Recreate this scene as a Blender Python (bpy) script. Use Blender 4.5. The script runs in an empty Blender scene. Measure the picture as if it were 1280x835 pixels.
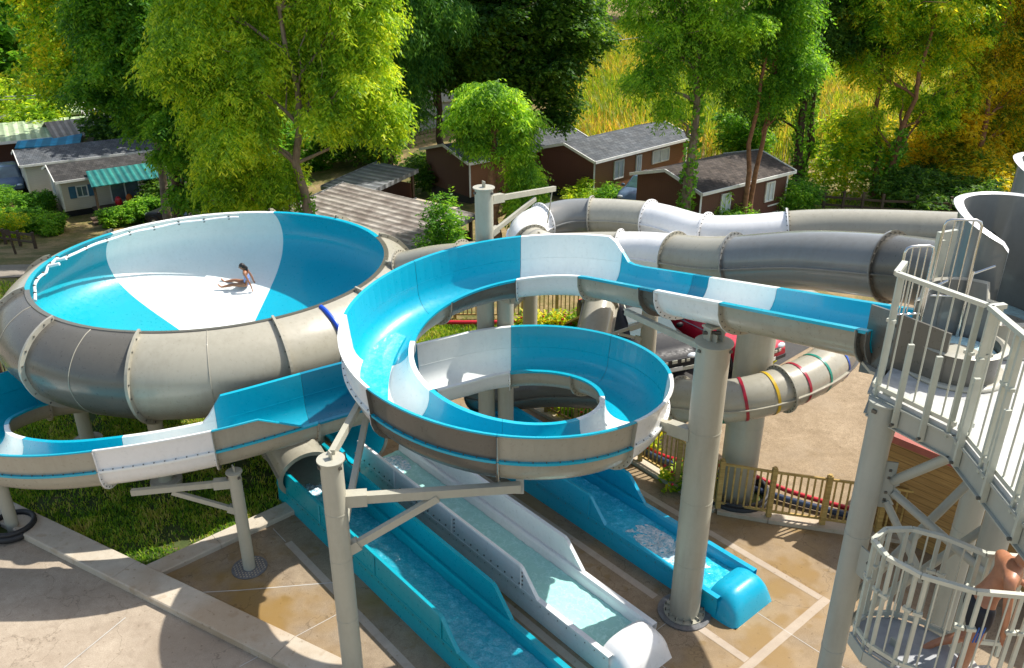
import bpy, bmesh, math, random
import numpy as np
from mathutils import Vector, Matrix
random.seed(7)
S = bpy.context.scene
COL = S.collection
R = math.radians
PI = math.pi

# ---------------------------------------------------------------- object helpers
def tag(o, label=None, cat=None, group=None, kind=None):
    if label: o['label'] = label
    if cat: o['category'] = cat
    if group: o['group'] = group
    if kind: o['kind'] = kind
    return o

def thing(name, label, cat, loc=(0, 0, 0), rz=0.0, group=None):
    o = bpy.data.objects.new(name, None)
    o.empty_display_size = 0.2
    COL.objects.link(o)
    o.location = loc
    o.rotation_euler = (0, 0, rz)
    return tag(o, label, cat, group)

def copy_tree(o, parent=None):
    c = o.copy()
    COL.objects.link(c)
    c.parent = parent
    for ch in o.children:
        copy_tree(ch, c)
    return c

class MB:
    """collects faces, then links them as one mesh object"""
    def __init__(s):
        s.v = []; s.f = []; s.m = []; s.sm = []
    def add(s, vs, fs, mat=0, smooth=False):
        b = len(s.v)
        s.v.extend([tuple(p) for p in vs])
        for f in fs:
            s.f.append(tuple(i + b for i in f)); s.m.append(mat); s.sm.append(smooth)
    def box(s, c, size, rz=0.0, mat=0, M=None):
        hx, hy, hz = size[0] / 2, size[1] / 2, size[2] / 2
        cs, sn = math.cos(rz), math.sin(rz)
        vs = []
        for z in (-hz, hz):
            for x, y in ((-hx, -hy), (hx, -hy), (hx, hy), (-hx, hy)):
                p = (c[0] + x * cs - y * sn, c[1] + x * sn + y * cs, c[2] + z)
                vs.append(p)
        if M is not None: vs = [M @ Vector(p) for p in vs]
        s.add(vs, [(3, 2, 1, 0), (4, 5, 6, 7), (0, 1, 5, 4), (1, 2, 6, 5), (2, 3, 7, 6), (3, 0, 4, 7)], mat)
    def beam(s, p0, p1, w, h, mat=0):
        """rectangular bar between two points; w sideways, h upwards"""
        p0 = Vector(p0); p1 = Vector(p1)
        d = (p1 - p0).normalized()
        up = Vector((0, 0, 1)) if abs(d.z) < 0.95 else Vector((0, 1, 0))
        r = d.cross(up).normalized(); u = r.cross(d).normalized()
        vs = []
        for p in (p0, p1):
            for a, b in ((-1, -1), (1, -1), (1, 1), (-1, 1)):
                vs.append(p + r * a * w / 2 + u * b * h / 2)
        s.add(vs, [(3, 2, 1, 0), (4, 5, 6, 7), (0, 1, 5, 4), (1, 2, 6, 5), (2, 3, 7, 6), (3, 0, 4, 7)], mat)
    def cyl(s, p0, p1, r0, r1=None, n=16, mat=0, caps=True):
        if r1 is None: r1 = r0
        p0 = Vector(p0); p1 = Vector(p1)
        d = (p1 - p0).normalized()
        a = Vector((1, 0, 0)) if abs(d.x) < 0.9 else Vector((0, 1, 0))
        u = d.cross(a).normalized(); w = d.cross(u)
        vs = []
        for p, r in ((p0, r0), (p1, r1)):
            for i in range(n):
                t = 2 * PI * i / n
                vs.append(p + u * math.cos(t) * r + w * math.sin(t) * r)
        s.add(vs, [(i, (i + 1) % n, n + (i + 1) % n, n + i) for i in range(n)], mat, True)
        if caps:
            s.add(vs[:n], [tuple(range(n - 1, -1, -1))], mat)
            s.add(vs[n:], [tuple(range(n))], mat)
    def tube(s, pts, rad, n=8, mat=0, caps=True, closed=False):
        """round tube along points, radius a number or list"""
        P = [Vector(p) for p in pts]; k = len(P)
        rr = rad if isinstance(rad, (list, tuple)) else [rad] * k
        vs = []; ref = None
        for i in range(k):
            if closed: d = P[(i + 1) % k] - P[i - 1]
            else: d = P[min(i + 1, k - 1)] - P[max(i - 1, 0)]
            d.normalize()
            if ref is None:
                ref = Vector((0, 0, 1)) if abs(d.z) < 0.9 else Vector((1, 0, 0))
            u = (ref - d * ref.dot(d)).normalized(); ref = u
            w = d.cross(u)
            for j in range(n):
                t = 2 * PI * j / n
                vs.append(P[i] + u * math.cos(t) * rr[i] + w * math.sin(t) * rr[i])
        fs = []
        for i in range(k if closed else k - 1):
            a = i * n; b = ((i + 1) % k) * n
            for j in range(n):
                fs.append((a + j, a + (j + 1) % n, b + (j + 1) % n, b + j))
        s.add(vs, fs, mat, True)
        if caps and not closed:
            s.add(vs[:n], [tuple(range(n - 1, -1, -1))], mat)
            s.add(vs[-n:], [tuple(range(n))], mat)
    def prism(s, poly, z0, z1, mat=0, mat_side=None):
        n = len(poly)
        vs = [(p[0], p[1], z0) for p in poly] + [(p[0], p[1], z1) for p in poly]
        s.add(vs, [tuple(range(n - 1, -1, -1)), tuple(range(n, 2 * n))], mat)
        s.add(vs, [(i, (i + 1) % n, n + (i + 1) % n, n + i) for i in range(n)], mat if mat_side is None else mat_side)
    def extrude(s, prof, p0, p1, mat=0):
        """profile of (sideways, up) points extruded from p0 to p1 (horizontal)"""
        p0 = Vector(p0); p1 = Vector(p1)
        d = (p1 - p0).normalized(); r = Vector((d.y, -d.x, 0)).normalized(); u = Vector((0, 0, 1))
        n = len(prof)
        vs = [p + r * a + u * b for p in (p0, p1) for a, b in prof]
        s.add(vs, [tuple(range(n - 1, -1, -1)), tuple(range(n, 2 * n))] + [(i, (i + 1) % n, n + (i + 1) % n, n + i) for i in range(n)], mat)
    def lathe(s, prof, c=(0, 0, 0), n=32, mat=0, a0=0, a1=2 * PI, smooth=True):
        full = abs(a1 - a0 - 2 * PI) < 1e-6
        m = n if full else n + 1
        vs = []
        for i in range(m):
            t = a0 + (a1 - a0) * i / n
            for r, z in prof: vs.append((c[0] + r * math.cos(t), c[1] + r * math.sin(t), c[2] + z))
        k = len(prof); fs = []
        for i in range(n):
            a = i * k; b = ((i + 1) % m) * k
            for j in range(k - 1): fs.append((a + j, b + j, b + j + 1, a + j + 1))
        s.add(vs, fs, mat, smooth)
    def ball(s, c, r, n=10, mat=0):
        rx, ry, rz = r if isinstance(r, (list, tuple)) else (r, r, r)
        vs = []; 
        for i in range(n + 1):
            a = PI * i / n
            for j in range(2 * n):
                b = PI * j / n
                vs.append((c[0] + rx * math.sin(a) * math.cos(b), c[1] + ry * math.sin(a) * math.sin(b), c[2] + rz * math.cos(a)))
        fs = []
        for i in range(n):
            for j in range(2 * n):
                fs.append((i * 2 * n + j, (i + 1) * 2 * n + j, (i + 1) * 2 * n + (j + 1) % (2 * n), i * 2 * n + (j + 1) % (2 * n)))
        s.add(vs, fs, mat, True)
    def build(s, name, mats, parent=None, origin=None, merge=False):
        """vertices are in world coordinates minus the origin"""
        me = bpy.data.meshes.new(name)
        o = Vector(origin) if origin is not None else Vector((0, 0, 0))
        me.from_pydata([(v[0] - o.x, v[1] - o.y, v[2] - o.z) for v in s.v], [], s.f)
        if not isinstance(mats, (list, tuple)): mats = [mats]
        for m in mats: me.materials.append(m)
        me.polygons.foreach_set('material_index', s.m)
        me.polygons.foreach_set('use_smooth', s.sm)
        if merge:
            b = bmesh.new(); b.from_mesh(me)
            bmesh.ops.remove_doubles(b, verts=b.verts, dist=0.0005)
            b.to_mesh(me); b.free()
        me.update()
        ob = bpy.data.objects.new(name, me)
        COL.objects.link(ob)
        if parent is not None: ob.parent = parent
        else: ob.location = o
        return ob
    def part(s, name, mats, th, merge=False):
        """vertices given in world coordinates, parent an unrotated thing (or a part of one)"""
        t = th
        while t.parent is not None: t = t.parent
        return s.build(name, mats, th, t.location, merge)

def np_mesh(name, V, F, mats, parent=None, matidx=None, smooth=False):
    """mesh from numpy arrays; F is (n,4) or (n,3)"""
    me = bpy.data.meshes.new(name)
    k = F.shape[1]
    me.vertices.add(len(V)); me.vertices.foreach_set('co', V.astype(np.float32).ravel())
    me.loops.add(F.size); me.loops.foreach_set('vertex_index', F.astype(np.int32).ravel())
    me.polygons.add(len(F)); me.polygons.foreach_set('loop_start', (np.arange(len(F)) * k).astype(np.int32))
    try: me.polygons.foreach_set('loop_total', np.full(len(F), k, np.int32))
    except Exception: pass
    if not isinstance(mats, (list, tuple)): mats = [mats]
    for m in mats: me.materials.append(m)
    if matidx is not None: me.polygons.foreach_set('material_index', matidx.astype(np.int32))
    if smooth: me.polygons.foreach_set('use_smooth', np.ones(len(F), bool))
    me.update(calc_edges=True); me.validate()
    ob = bpy.data.objects.new(name, me)
    COL.objects.link(ob)
    if parent is not None: ob.parent = parent
    return ob

# ---------------------------------------------------------------- materials
def srgb(h):
    h = h.lstrip('#')
    c = [int(h[i:i + 2], 16) / 255 for i in (0, 2, 4)]
    return tuple((x / 12.92 if x < 0.04045 else ((x + 0.055) / 1.055) ** 2.4) for x in c)

class NT:
    def __init__(s, name):
        s.m = bpy.data.materials.new(name); s.m.use_nodes = True
        s.t = s.m.node_tree; s.n = s.t.nodes; s.n.clear()
        s.out = s.n.new('ShaderNodeOutputMaterial')
    def node(s, typ, **kw):
        n = s.n.new(typ)
        for k, v in kw.items():
            if k in n.inputs.keys(): n.inputs[k].default_value = v
            else: setattr(n, k, v)
        return n
    def link(s, a, b): s.t.links.new(a, b)
    def coord(s, which='Object'):
        return s.node('ShaderNodeTexCoord').outputs[which]
    def pos(s): return s.node('ShaderNodeNewGeometry').outputs['Position']
    def noise(s, vec, scale, detail=3, rough=0.55, out='Fac'):
        n = s.node('ShaderNodeTexNoise'); n.inputs['Scale'].default_value = scale
        n.inputs['Detail'].default_value = detail; n.inputs['Roughness'].default_value = rough
        s.link(vec, n.inputs['Vector']); return n.outputs[out]
    def ramp(s, fac, stops):
        r = s.node('ShaderNodeValToRGB'); e = r.color_ramp.elements
        while len(e) < len(stops): e.new(0.5)
        for i, (p, c) in enumerate(stops):
            e[i].position = p; e[i].color = (*c, 1) if len(c) == 3 else c
        s.link(fac, r.inputs['Fac']); return r.outputs['Color']
    def mix(s, fac, a, b, mode='MIX'):
        m = s.node('ShaderNodeMix', data_type='RGBA', blend_type=mode)
        for sock, val in ((m.inputs['Factor'], fac), (m.inputs['A'], a), (m.inputs['B'], b)):
            if sock.name == 'Factor':
                if isinstance(val, (int, float)): m.inputs[0].default_value = val
                else: s.link(val, m.inputs[0])
        for idx, val in ((6, a), (7, b)):
            if isinstance(val, tuple): m.inputs[idx].default_value = (*val, 1) if len(val) == 3 else val
            else: s.link(val, m.inputs[idx])
        return m.outputs[2]
    def math(s, op, a, b=0.0):
        m = s.node('ShaderNodeMath', operation=op)
        for i, v in ((0, a), (1, b)):
            if isinstance(v, (int, float)): m.inputs[i].default_value = v
            else: s.link(v, m.inputs[i])
        return m.outputs[0]
    def bsdf(s, col, rough=0.6, metal=0.0, bump=None, bstr=0.2, bdist=0.02, coat=0.0, spec=0.5, trans=0.0, rough_sock=None):
        b = s.node('ShaderNodeBsdfPrincipled')
        if isinstance(col, tuple): b.inputs['Base Color'].default_value = (*col[:3], 1)
        else: s.link(col, b.inputs['Base Color'])
        b.inputs['Roughness'].default_value = rough; b.inputs['Metallic'].default_value = metal
        b.inputs['Specular IOR Level'].default_value = spec
        if coat: b.inputs['Coat Weight'].default_value = coat; b.inputs['Coat Roughness'].default_value = 0.08
        if trans: b.inputs['Transmission Weight'].default_value = trans
        if rough_sock is not None: s.link(rough_sock, b.inputs['Roughness'])
        if bump is not None:
            n = s.node('ShaderNodeBump'); n.inputs['Strength'].default_value = bstr; n.inputs['Distance'].default_value = bdist
            s.link(bump, n.inputs['Height']); s.link(n.outputs[0], b.inputs['Normal'])
        s.link(b.outputs[0], s.out.inputs['Surface'])
        return b

def m_plain(name, col, rough=0.6, metal=0.0, var=0.12, scale=3.0, coat=0.0, bstr=0.0, spec=0.5):
    """a base colour with a little wear"""
    t = NT(name); p = t.pos()
    n = t.noise(p, scale, 5, 0.6)
    dark = tuple(c * (1 - var) for c in col); light = tuple(min(1, c * (1 + var)) for c in col)
    c = t.ramp(n, [(0.3, dark), (0.7, light)])
    n2 = t.noise(p, 40, 3) if bstr else None
    t.bsdf(c, rough, metal, n2, bstr, 0.01, coat, spec)
    return t.m

def m_frp(name, col, rough=0.30, grime=0.25, gcol=(0.16, 0.14, 0.10), coat=0.25, wave=0.3, spec=0.4, scuff=0.16):
    """glass fibre gel coat: glossy, a little wavy, with run marks and grime"""
    t = NT(name); p = t.pos()
    mp = t.node('ShaderNodeMapping'); mp.inputs['Scale'].default_value = (5, 5, 0.8); t.link(p, mp.inputs['Vector'])
    streak = t.noise(mp.outputs[0], 1.6, 6, 0.65)
    blotch = t.noise(p, 1.1, 4, 0.6)
    fine = t.noise(p, 14, 4, 0.6)
    f = t.math('MULTIPLY', streak, blotch)
    g = t.ramp(f, [(0.22, (0, 0, 0)), (0.42, (1, 1, 1))])
    g2 = t.math('MULTIPLY', g, grime)
    mp2 = t.node('ShaderNodeMapping'); mp2.inputs['Scale'].default_value = (1.2, 1.2, 9); t.link(p, mp2.inputs['Vector'])
    scf = t.ramp(t.noise(mp2.outputs[0], 4, 6, 0.75), [(0.60, (0, 0, 0)), (0.72, (1, 1, 1))])
    base = t.mix(fine, tuple(c * 0.94 for c in col), tuple(min(1, c * 1.05) for c in col))
    c = t.mix(g2, base, gcol)
    c = t.mix(t.math('MULTIPLY', scf, scuff), c, tuple(min(0.8, q * 0.7 + 0.22) for q in col))
    rs = t.ramp(fine, [(0.3, (rough * 0.8,) * 3), (0.7, (rough * 1.5,) * 3)])
    w = t.noise(p, 2.2, 2, 0.5)
    t.bsdf(c, rough, 0, w, wave, 0.02, coat, spec, rough_sock=rs)
    return t.m
BLUE = m_frp('blue_gelcoat', (0.0, 0.37, 0.51), grime=0.10, gcol=(0.02, 0.20, 0.30))
BLUE_DEEP = m_frp('deep_blue_and_shade_gelcoat', (0.0, 0.205, 0.325), grime=0.12, gcol=(0.02, 0.14, 0.22))  # darker blue: the short spacer, and shade painted on the tail's first piece
SKYBLUE = m_frp('turquoise_gelcoat', (0.0, 0.33, 0.41), grime=0.16, gcol=(0.03, 0.20, 0.26))
WHITE = m_frp('white_gelcoat', (0.80, 0.80, 0.79), grime=0.12, gcol=(0.45, 0.43, 0.36))
WHITE_IN = m_frp('pale_inner_gelcoat', (0.80, 0.82, 0.79), grime=0.12, gcol=(0.45, 0.48, 0.44))
GREY = m_frp('pebble_grey_gelcoat', (0.36, 0.34, 0.27), grime=0.22, gcol=(0.17, 0.15, 0.10))
GREY_IN = m_frp('light_grey_gelcoat', (0.43, 0.41, 0.335), grime=0.25)
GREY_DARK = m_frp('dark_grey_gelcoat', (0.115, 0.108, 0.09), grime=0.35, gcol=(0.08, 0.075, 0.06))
GREY_SLATE = m_frp('slate_grey_gelcoat', (0.21, 0.215, 0.205), grime=0.25, gcol=(0.12, 0.10, 0.07), rough=0.14)
STEEL = m_frp('painted_post_steel', (0.41, 0.395, 0.315), rough=0.38, grime=0.22, coat=0.1, wave=0.12)
STEEL_TOWER = m_frp('painted_tower_steel', (0.37, 0.38, 0.33), rough=0.4, grime=0.2, coat=0.1, wave=0.1)
ALU = m_plain('painted_aluminium', (0.50, 0.51, 0.43), 0.38, 0.15, 0.08, 6)
STAINLESS = m_plain('stainless_tube', (0.6, 0.6, 0.58), 0.2, 1.0, 0.06, 6)
BOLT = m_plain('bolt_dark', (0.12, 0.115, 0.10), 0.45, 0.5, 0.1)
BLACK = m_plain('black_rubber', (0.02, 0.02, 0.022), 0.6, 0, 0.2)
DECK = m_plain('speckled_deck', (0.45, 0.45, 0.43), 0.7, 0, 0.2, 9, bstr=0.3)
PIPE_BLUE = m_plain('blue_hose', (0.005, 0.07, 0.55), 0.3)
PIPE_WHITE = m_plain('white_pvc_pipe', (0.75, 0.76, 0.74), 0.3)
RED = m_plain('red_pipe', (0.5, 0.015, 0.03), 0.35)
STRIPES = {'yellow': m_plain('yellow_band', (0.55, 0.36, 0.02), 0.3), 'green': m_plain('green_band', (0.0, 0.20, 0.14), 0.3),
           'red': m_plain('red_band', (0.32, 0.01, 0.03), 0.3), 'blue': m_plain('blue_band', (0.01, 0.07, 0.38), 0.3)}

def m_wood(name, c1, c2, rough=0.75, axis=(1, 1, 8)):
    t = NT(name); p = t.pos()
    mp = t.node('ShaderNodeMapping'); mp.inputs['Scale'].default_value = axis; t.link(p, mp.inputs['Vector'])
    n = t.noise(mp.outputs[0], 2.5, 6, 0.65)
    t.bsdf(t.ramp(n, [(0.3, c1), (0.7, c2)]), rough, 0, n, 0.4, 0.01)
    return t.m
WOOD = m_wood('treated_pine', (0.28, 0.175, 0.045), (0.52, 0.36, 0.12))
WOOD_DARK = m_wood('weathered_wood', (0.05, 0.03, 0.018), (0.13, 0.085, 0.05))
def m_planks():
    t = NT('pine_plank_wall'); p = t.pos()
    sx = t.node('ShaderNodeSeparateXYZ'); t.link(p, sx.inputs[0])
    z = t.math('MULTIPLY', sx.outputs[2], 7.0); fr = t.math('FRACT', z); fl = t.math('FLOOR', z)
    gap = t.ramp(fr, [(0.0, (0, 0, 0)), (0.07, (1, 1, 1))])
    wn = t.node('ShaderNodeTexWhiteNoise', noise_dimensions='1D'); t.link(fl, wn.inputs['W'])
    mp = t.node('ShaderNodeMapping'); mp.inputs['Scale'].default_value = (0.8, 0.8, 12); t.link(p, mp.inputs['Vector'])
    n = t.noise(mp.outputs[0], 2.5, 6, 0.65)
    c = t.ramp(n, [(0.3, (0.24, 0.13, 0.035)), (0.7, (0.44, 0.27, 0.09))])
    c = t.mix(t.math('MULTIPLY', wn.outputs['Value'], 0.4), c, (0.22, 0.12, 0.04))
    c = t.mix(1.0, c, gap, 'MULTIPLY')
    t.bsdf(c, 0.7, 0, gap, 0.5, 0.01)
    return t.m
PLANKS = m_planks()

def m_water(name, col, foam=0.15, scale=5):
    t = NT(name); p = t.pos()
    n = t.noise(p, scale, 5, 0.65); n2 = t.noise(p, scale * 3.2, 3, 0.6)
    h = t.math('ADD', n, t.math('MULTIPLY', n2, 0.4))
    mu = t.math('ABSOLUTE', t.math('SUBTRACT', t.noise(p, scale * 1.6, 4, 0.6), 0.5)); caustic_lines = t.ramp(mu, [(0.0, (1, 1, 1)), (0.035, (0, 0, 0))])  # thin pale lines painted into the water colour as caustic light
    f = t.math('ADD', t.math('MULTIPLY', caustic_lines, 0.55), t.ramp(n, [(0.60 - foam * 0.4, (0, 0, 0)), (0.74 - foam * 0.2, (1, 1, 1))]))
    light = tuple(min(1, c * 1.5 + 0.12) for c in col)
    c = t.mix(t.math('MULTIPLY', f, 0.45 + foam), col, light)
    t.bsdf(c, 0.07, 0, h, 0.6, 0.05, 0.3, 0.6)
    return t.m
WATER_BLUE = m_water('runout_water', (0.012, 0.30, 0.40), 0.16)
WATER_PALE = m_water('pale_runout_water', (0.36, 0.68, 0.62), 0.06, 3)
WATER_FOAM = m_water('foaming_water', (0.38, 0.62, 0.70), 0.9, 9)
WATER_TURQ = m_water('turquoise_water', (0.01, 0.42, 0.62), 0.22, 6)
def m_splash():
    t = NT('white_splash'); p = t.pos()
    n = t.noise(p, 16, 5, 0.7)
    t.bsdf(t.ramp(n, [(0.4, (0.25, 0.55, 0.68)), (0.6, (0.9, 0.93, 0.95))]), 0.25, 0, n, 0.8, 0.05)
    return t.m
SPLASH = m_splash()

def m_concrete(name, c1, c2, stain, scale=1.0, agg=0.5, stains=0.5, cracks=False):
    t = NT(name); p = t.pos()
    a = t.noise(p, 70 * scale, 4, 0.75); b = t.noise(p, 0.9, 5, 0.62); c3 = t.noise(p, 0.32, 4, 0.6); d = t.noise(p, 6, 4, 0.6)
    v = t.node('ShaderNodeTexVoronoi'); v.inputs['Scale'].default_value = 60; t.link(p, v.inputs['Vector'])
    pebble = t.ramp(v.outputs['Distance'], [(0.1, (1, 1, 1)), (0.6, (0.62, 0.6, 0.56))])
    base = t.ramp(t.math('ADD', t.math('MULTIPLY', b, 0.6), t.math('MULTIPLY', d, 0.4)), [(0.35, c1), (0.65, c2)])
    sp = t.ramp(a, [(0.35, (0.72, 0.7, 0.68)), (0.65, (1.22, 1.2, 1.16))])
    base = t.mix(agg, base, sp, 'MULTIPLY')
    base = t.mix(agg * 0.6, base, pebble, 'MULTIPLY')
    st = t.ramp(c3, [(0.47, (0, 0, 0)), (0.60, (1, 1, 1))])
    st2 = t.ramp(t.noise(p, 3.2, 3, 0.5), [(0.60, (0, 0, 0)), (0.68, (0.6, 0.6, 0.6))])
    base = t.mix(t.math('MULTIPLY', st, stains), base, stain)
    base = t.mix(t.math('MULTIPLY', st2, stains), base, tuple(s * 0.8 for s in stain))
    wet = t.ramp(t.math('MULTIPLY', st, stains), [(0.25, (0.85,) * 3), (0.7, (0.30,) * 3)])
    crk = t.node('ShaderNodeTexVoronoi', feature='DISTANCE_TO_EDGE'); crk.inputs['Scale'].default_value = 0.55
    wv = t.node('ShaderNodeVectorMath', operation='ADD'); t.link(p, wv.inputs[0]); t.link(t.noise(p, 1.5, 4, 0.6, 'Color'), wv.inputs[1]); t.link(wv.outputs[0], crk.inputs['Vector'])
    cm = t.ramp(crk.outputs['Distance'], [(0.0, (0.62, 0.6, 0.57)), (0.006, (1, 1, 1))])
    if cracks: base = t.mix(1.0, base, cm, 'MULTIPLY')
    spots = t.ramp(t.noise(p, 11, 2, 0.5), [(0.66, (1, 1, 1)), (0.74, (0.72, 0.68, 0.62))])
    base = t.mix(1.0, base, spots, 'MULTIPLY')
    t.bsdf(base, 0.8, 0, a, 0.35, 0.01, rough_sock=wet)
    return t.m
PLAZA = m_concrete('exposed_aggregate', (0.235, 0.175, 0.115), (0.38, 0.30, 0.205), (0.27, 0.165, 0.05), stains=0.85, agg=0.75, cracks=True)
PLAZA_L = m_concrete('pale_aggregate', (0.36, 0.295, 0.225), (0.49, 0.415, 0.325), (0.26, 0.20, 0.14), stains=0.55, agg=0.65, cracks=True)
KERB = m_concrete('kerb_concrete', (0.48, 0.42, 0.33), (0.60, 0.54, 0.44), (0.36, 0.22, 0.10), agg=0.25, stains=0.5)
STRIP = m_concrete('ribbed_strip', (0.40, 0.325, 0.255), (0.50, 0.42, 0.335), (0.3, 0.23, 0.15), agg=0.2, stains=0.3)
JOINT = m_plain('joint_grout', (0.50, 0.48, 0.44), 0.9)
TAC = m_plain('perforated_plate', (0.17, 0.17, 0.175), 0.45, 0.3, 0.25, 12)
ASPHALT = m_concrete('asphalt', (0.045, 0.044, 0.042), (0.075, 0.072, 0.068), (0.03, 0.03, 0.03), stains=0.3)
ROADM = m_concrete('worn_road', (0.22, 0.19, 0.155), (0.32, 0.28, 0.235), (0.16, 0.13, 0.10), stains=0.4)
GRAVEL = m_concrete('gravel', (0.25, 0.185, 0.11), (0.42, 0.33, 0.22), (0.23, 0.165, 0.09), scale=0.5, agg=1.0, stains=0.4)
SANDM = m_concrete('pale_sand', (0.42, 0.34, 0.25), (0.52, 0.44, 0.34), (0.26, 0.20, 0.11), agg=0.6, stains=0.5)
def m_terrain():
    t = NT('dry_meadow'); p = t.pos()
    a = t.noise(p, 0.5, 6, 0.65); b = t.noise(p, 5, 5, 0.7); c = t.noise(p, 30, 4, 0.7)
    f = t.math('ADD', t.math('MULTIPLY', a, 0.6), t.math('MULTIPLY', b, 0.4))
    col = t.ramp(f, [(0.36, (0.05, 0.075, 0.012)), (0.47, (0.14, 0.125, 0.03)), (0.56, (0.27, 0.19, 0.085)), (0.68, (0.33, 0.24, 0.13))])
    col = t.mix(0.5, col, t.ramp(c, [(0.35, (0.55, 0.55, 0.5)), (0.65, (1.3, 1.3, 1.25))]), 'MULTIPLY')
    t.bsdf(col, 0.95, 0, b, 0.6, 0.08)
    return t.m
MEADOW = m_terrain()
def m_soil():
    t = NT('lawn_soil'); p = t.pos()
    b = t.noise(p, 3, 5, 0.7)
    t.bsdf(t.ramp(b, [(0.35, (0.03, 0.055, 0.008)), (0.6, (0.07, 0.09, 0.02)), (0.7, (0.16, 0.10, 0.05))]), 0.95, 0, b, 0.5, 0.05)
    return t.m
SOIL = m_soil()
def m_leaf(name, cols, rough=0.5, transl=0.58, clump=0.7, fine=6.0, gain=2.6):
    """foliage: clumps and single leaves differ in colour; light passes through"""
    t = NT(name); p = t.pos()
    a = t.noise(p, clump, 3, 0.6); b = t.noise(p, fine, 2, 0.6)
    g = t.node('ShaderNodeNewGeometry')
    f = t.math('ADD', t.math('MULTIPLY', a, 0.55), t.math('MULTIPLY', b, 0.25))
    f = t.math('ADD', f, t.math('MULTIPLY', g.outputs['Random Per Island'], 0.2))
    n = len(cols)
    c = t.ramp(f, [(0.385 + 0.23 * i / (n - 1), tuple(min(0.8, q * gain) for q in cols[i])) for i in range(n)])
    b1 = t.node('ShaderNodeBsdfPrincipled'); b1.inputs['Roughness'].default_value = rough; b1.inputs['Specular IOR Level'].default_value = 0.3
    t.link(c, b1.inputs['Base Color'])
    tr = t.node('ShaderNodeBsdfTranslucent'); 
    c2 = t.mix(1.0, c, (1.5, 1.35, 0.7), 'MULTIPLY'); t.link(c2, tr.inputs['Color'])
    mx = t.node('ShaderNodeMixShader'); mx.inputs[0].default_value = transl
    t.link(b1.outputs[0], mx.inputs[1]); t.link(tr.outputs[0], mx.inputs[2]); t.link(mx.outputs[0], t.out.inputs['Surface'])
    return t.m
LEAF_LIME = m_leaf('lime_leaves', [(0.055, 0.115, 0.010), (0.13, 0.21, 0.014), (0.27, 0.30, 0.022)])
LEAF_MID = m_leaf('green_leaves', [(0.02, 0.065, 0.008), (0.05, 0.13, 0.012), (0.12, 0.21, 0.018)])
LEAF_DARK = m_leaf('dark_leaves', [(0.010, 0.035, 0.006), (0.03, 0.075, 0.010), (0.075, 0.13, 0.016)])
LEAF_YEL = m_leaf('yellowing_leaves', [(0.03, 0.09, 0.008), (0.09, 0.17, 0.010), (0.18, 0.25, 0.012), (0.34, 0.27, 0.015)])
LEAF_ORANGE = m_leaf('orange_tinged_leaves', [(0.035, 0.09, 0.008), (0.13, 0.16, 0.010), (0.32, 0.24, 0.012), (0.55, 0.26, 0.014)], fine=2.5)
LEAF_BRIGHT = m_leaf('bright_frond_leaves', [(0.035, 0.09, 0.010), (0.085, 0.175, 0.015), (0.20, 0.29, 0.025)])
LEAF_BLUEG = m_leaf('blue_green_leaves', [(0.015, 0.06, 0.014), (0.04, 0.11, 0.02), (0.10, 0.19, 0.03)])
IVY = m_leaf('ivy_leaves', [(0.03, 0.09, 0.006), (0.07, 0.16, 0.01), (0.12, 0.24, 0.02)], transl=0.25)
GRASSM = m_leaf('grass_blades', [(0.06, 0.15, 0.01), (0.15, 0.29, 0.015), (0.30, 0.40, 0.03), (0.42, 0.37, 0.10)], clump=1.4, transl=0.4, gain=1.3)
CORNM = m_leaf('corn_leaves', [(0.10, 0.20, 0.012), (0.19, 0.29, 0.02), (0.30, 0.34, 0.03), (0.48, 0.31, 0.06)], clump=0.10, fine=2.0, gain=1.15)
FLOWER = m_plain('red_petals', (0.55, 0.02, 0.03), 0.6)
BARK = m_wood('grey_bark', (0.12, 0.085, 0.055), (0.33, 0.25, 0.18), 0.9, (3, 3, 0.8))
BARK_DARK = m_wood('dark_bark', (0.045, 0.028, 0.018), (0.14, 0.085, 0.05), 0.9, (3, 3, 0.8))
BARK_RED = m_wood('reddish_bark', (0.13, 0.055, 0.025), (0.32, 0.16, 0.08), 0.9, (3, 3, 3))
# ---------------------------------------------------------------- survey helper: a pixel of the survey photo and a height give a point on site
CAM_H = 11.0; CAM_F = 1060.0; CAM_P = R(25.0)
def at(px, py, z=0.0):
    u = (px - 640) / CAM_F; v = (417.5 - py) / CAM_F
    d = Vector((u, math.cos(CAM_P) + v * math.sin(CAM_P), -math.sin(CAM_P) + v * math.cos(CAM_P)))
    t = (z - CAM_H) / d.z
    return Vector((0, 0, CAM_H)) + d * t

# ---------------------------------------------------------------- open flume
class Path:
    def __init__(s, pts):
        s.P = [Vector(p) for p in pts]; s.L = [0.0]
        for a, b in zip(s.P, s.P[1:]): s.L.append(s.L[-1] + (b - a).length)
        s.len = s.L[-1]
    def at(s, d):
        d = max(0.0, min(s.len, d))
        lo, hi = 0, len(s.L) - 1
        while hi - lo > 1:
            m = (lo + hi) // 2
            if s.L[m] <= d: lo = m
            else: hi = m
        f = (d - s.L[lo]) / max(1e-9, s.L[hi] - s.L[lo])
        return s.P[lo].lerp(s.P[hi], f)
    def frame(s, d):
        p = s.at(d); t = (s.at(d + 0.08) - s.at(d - 0.08)).normalized()
        r = Vector((t.y, -t.x, 0)).normalized(); u = r.cross(t).normalized()
        return p, t, r, u

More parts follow.
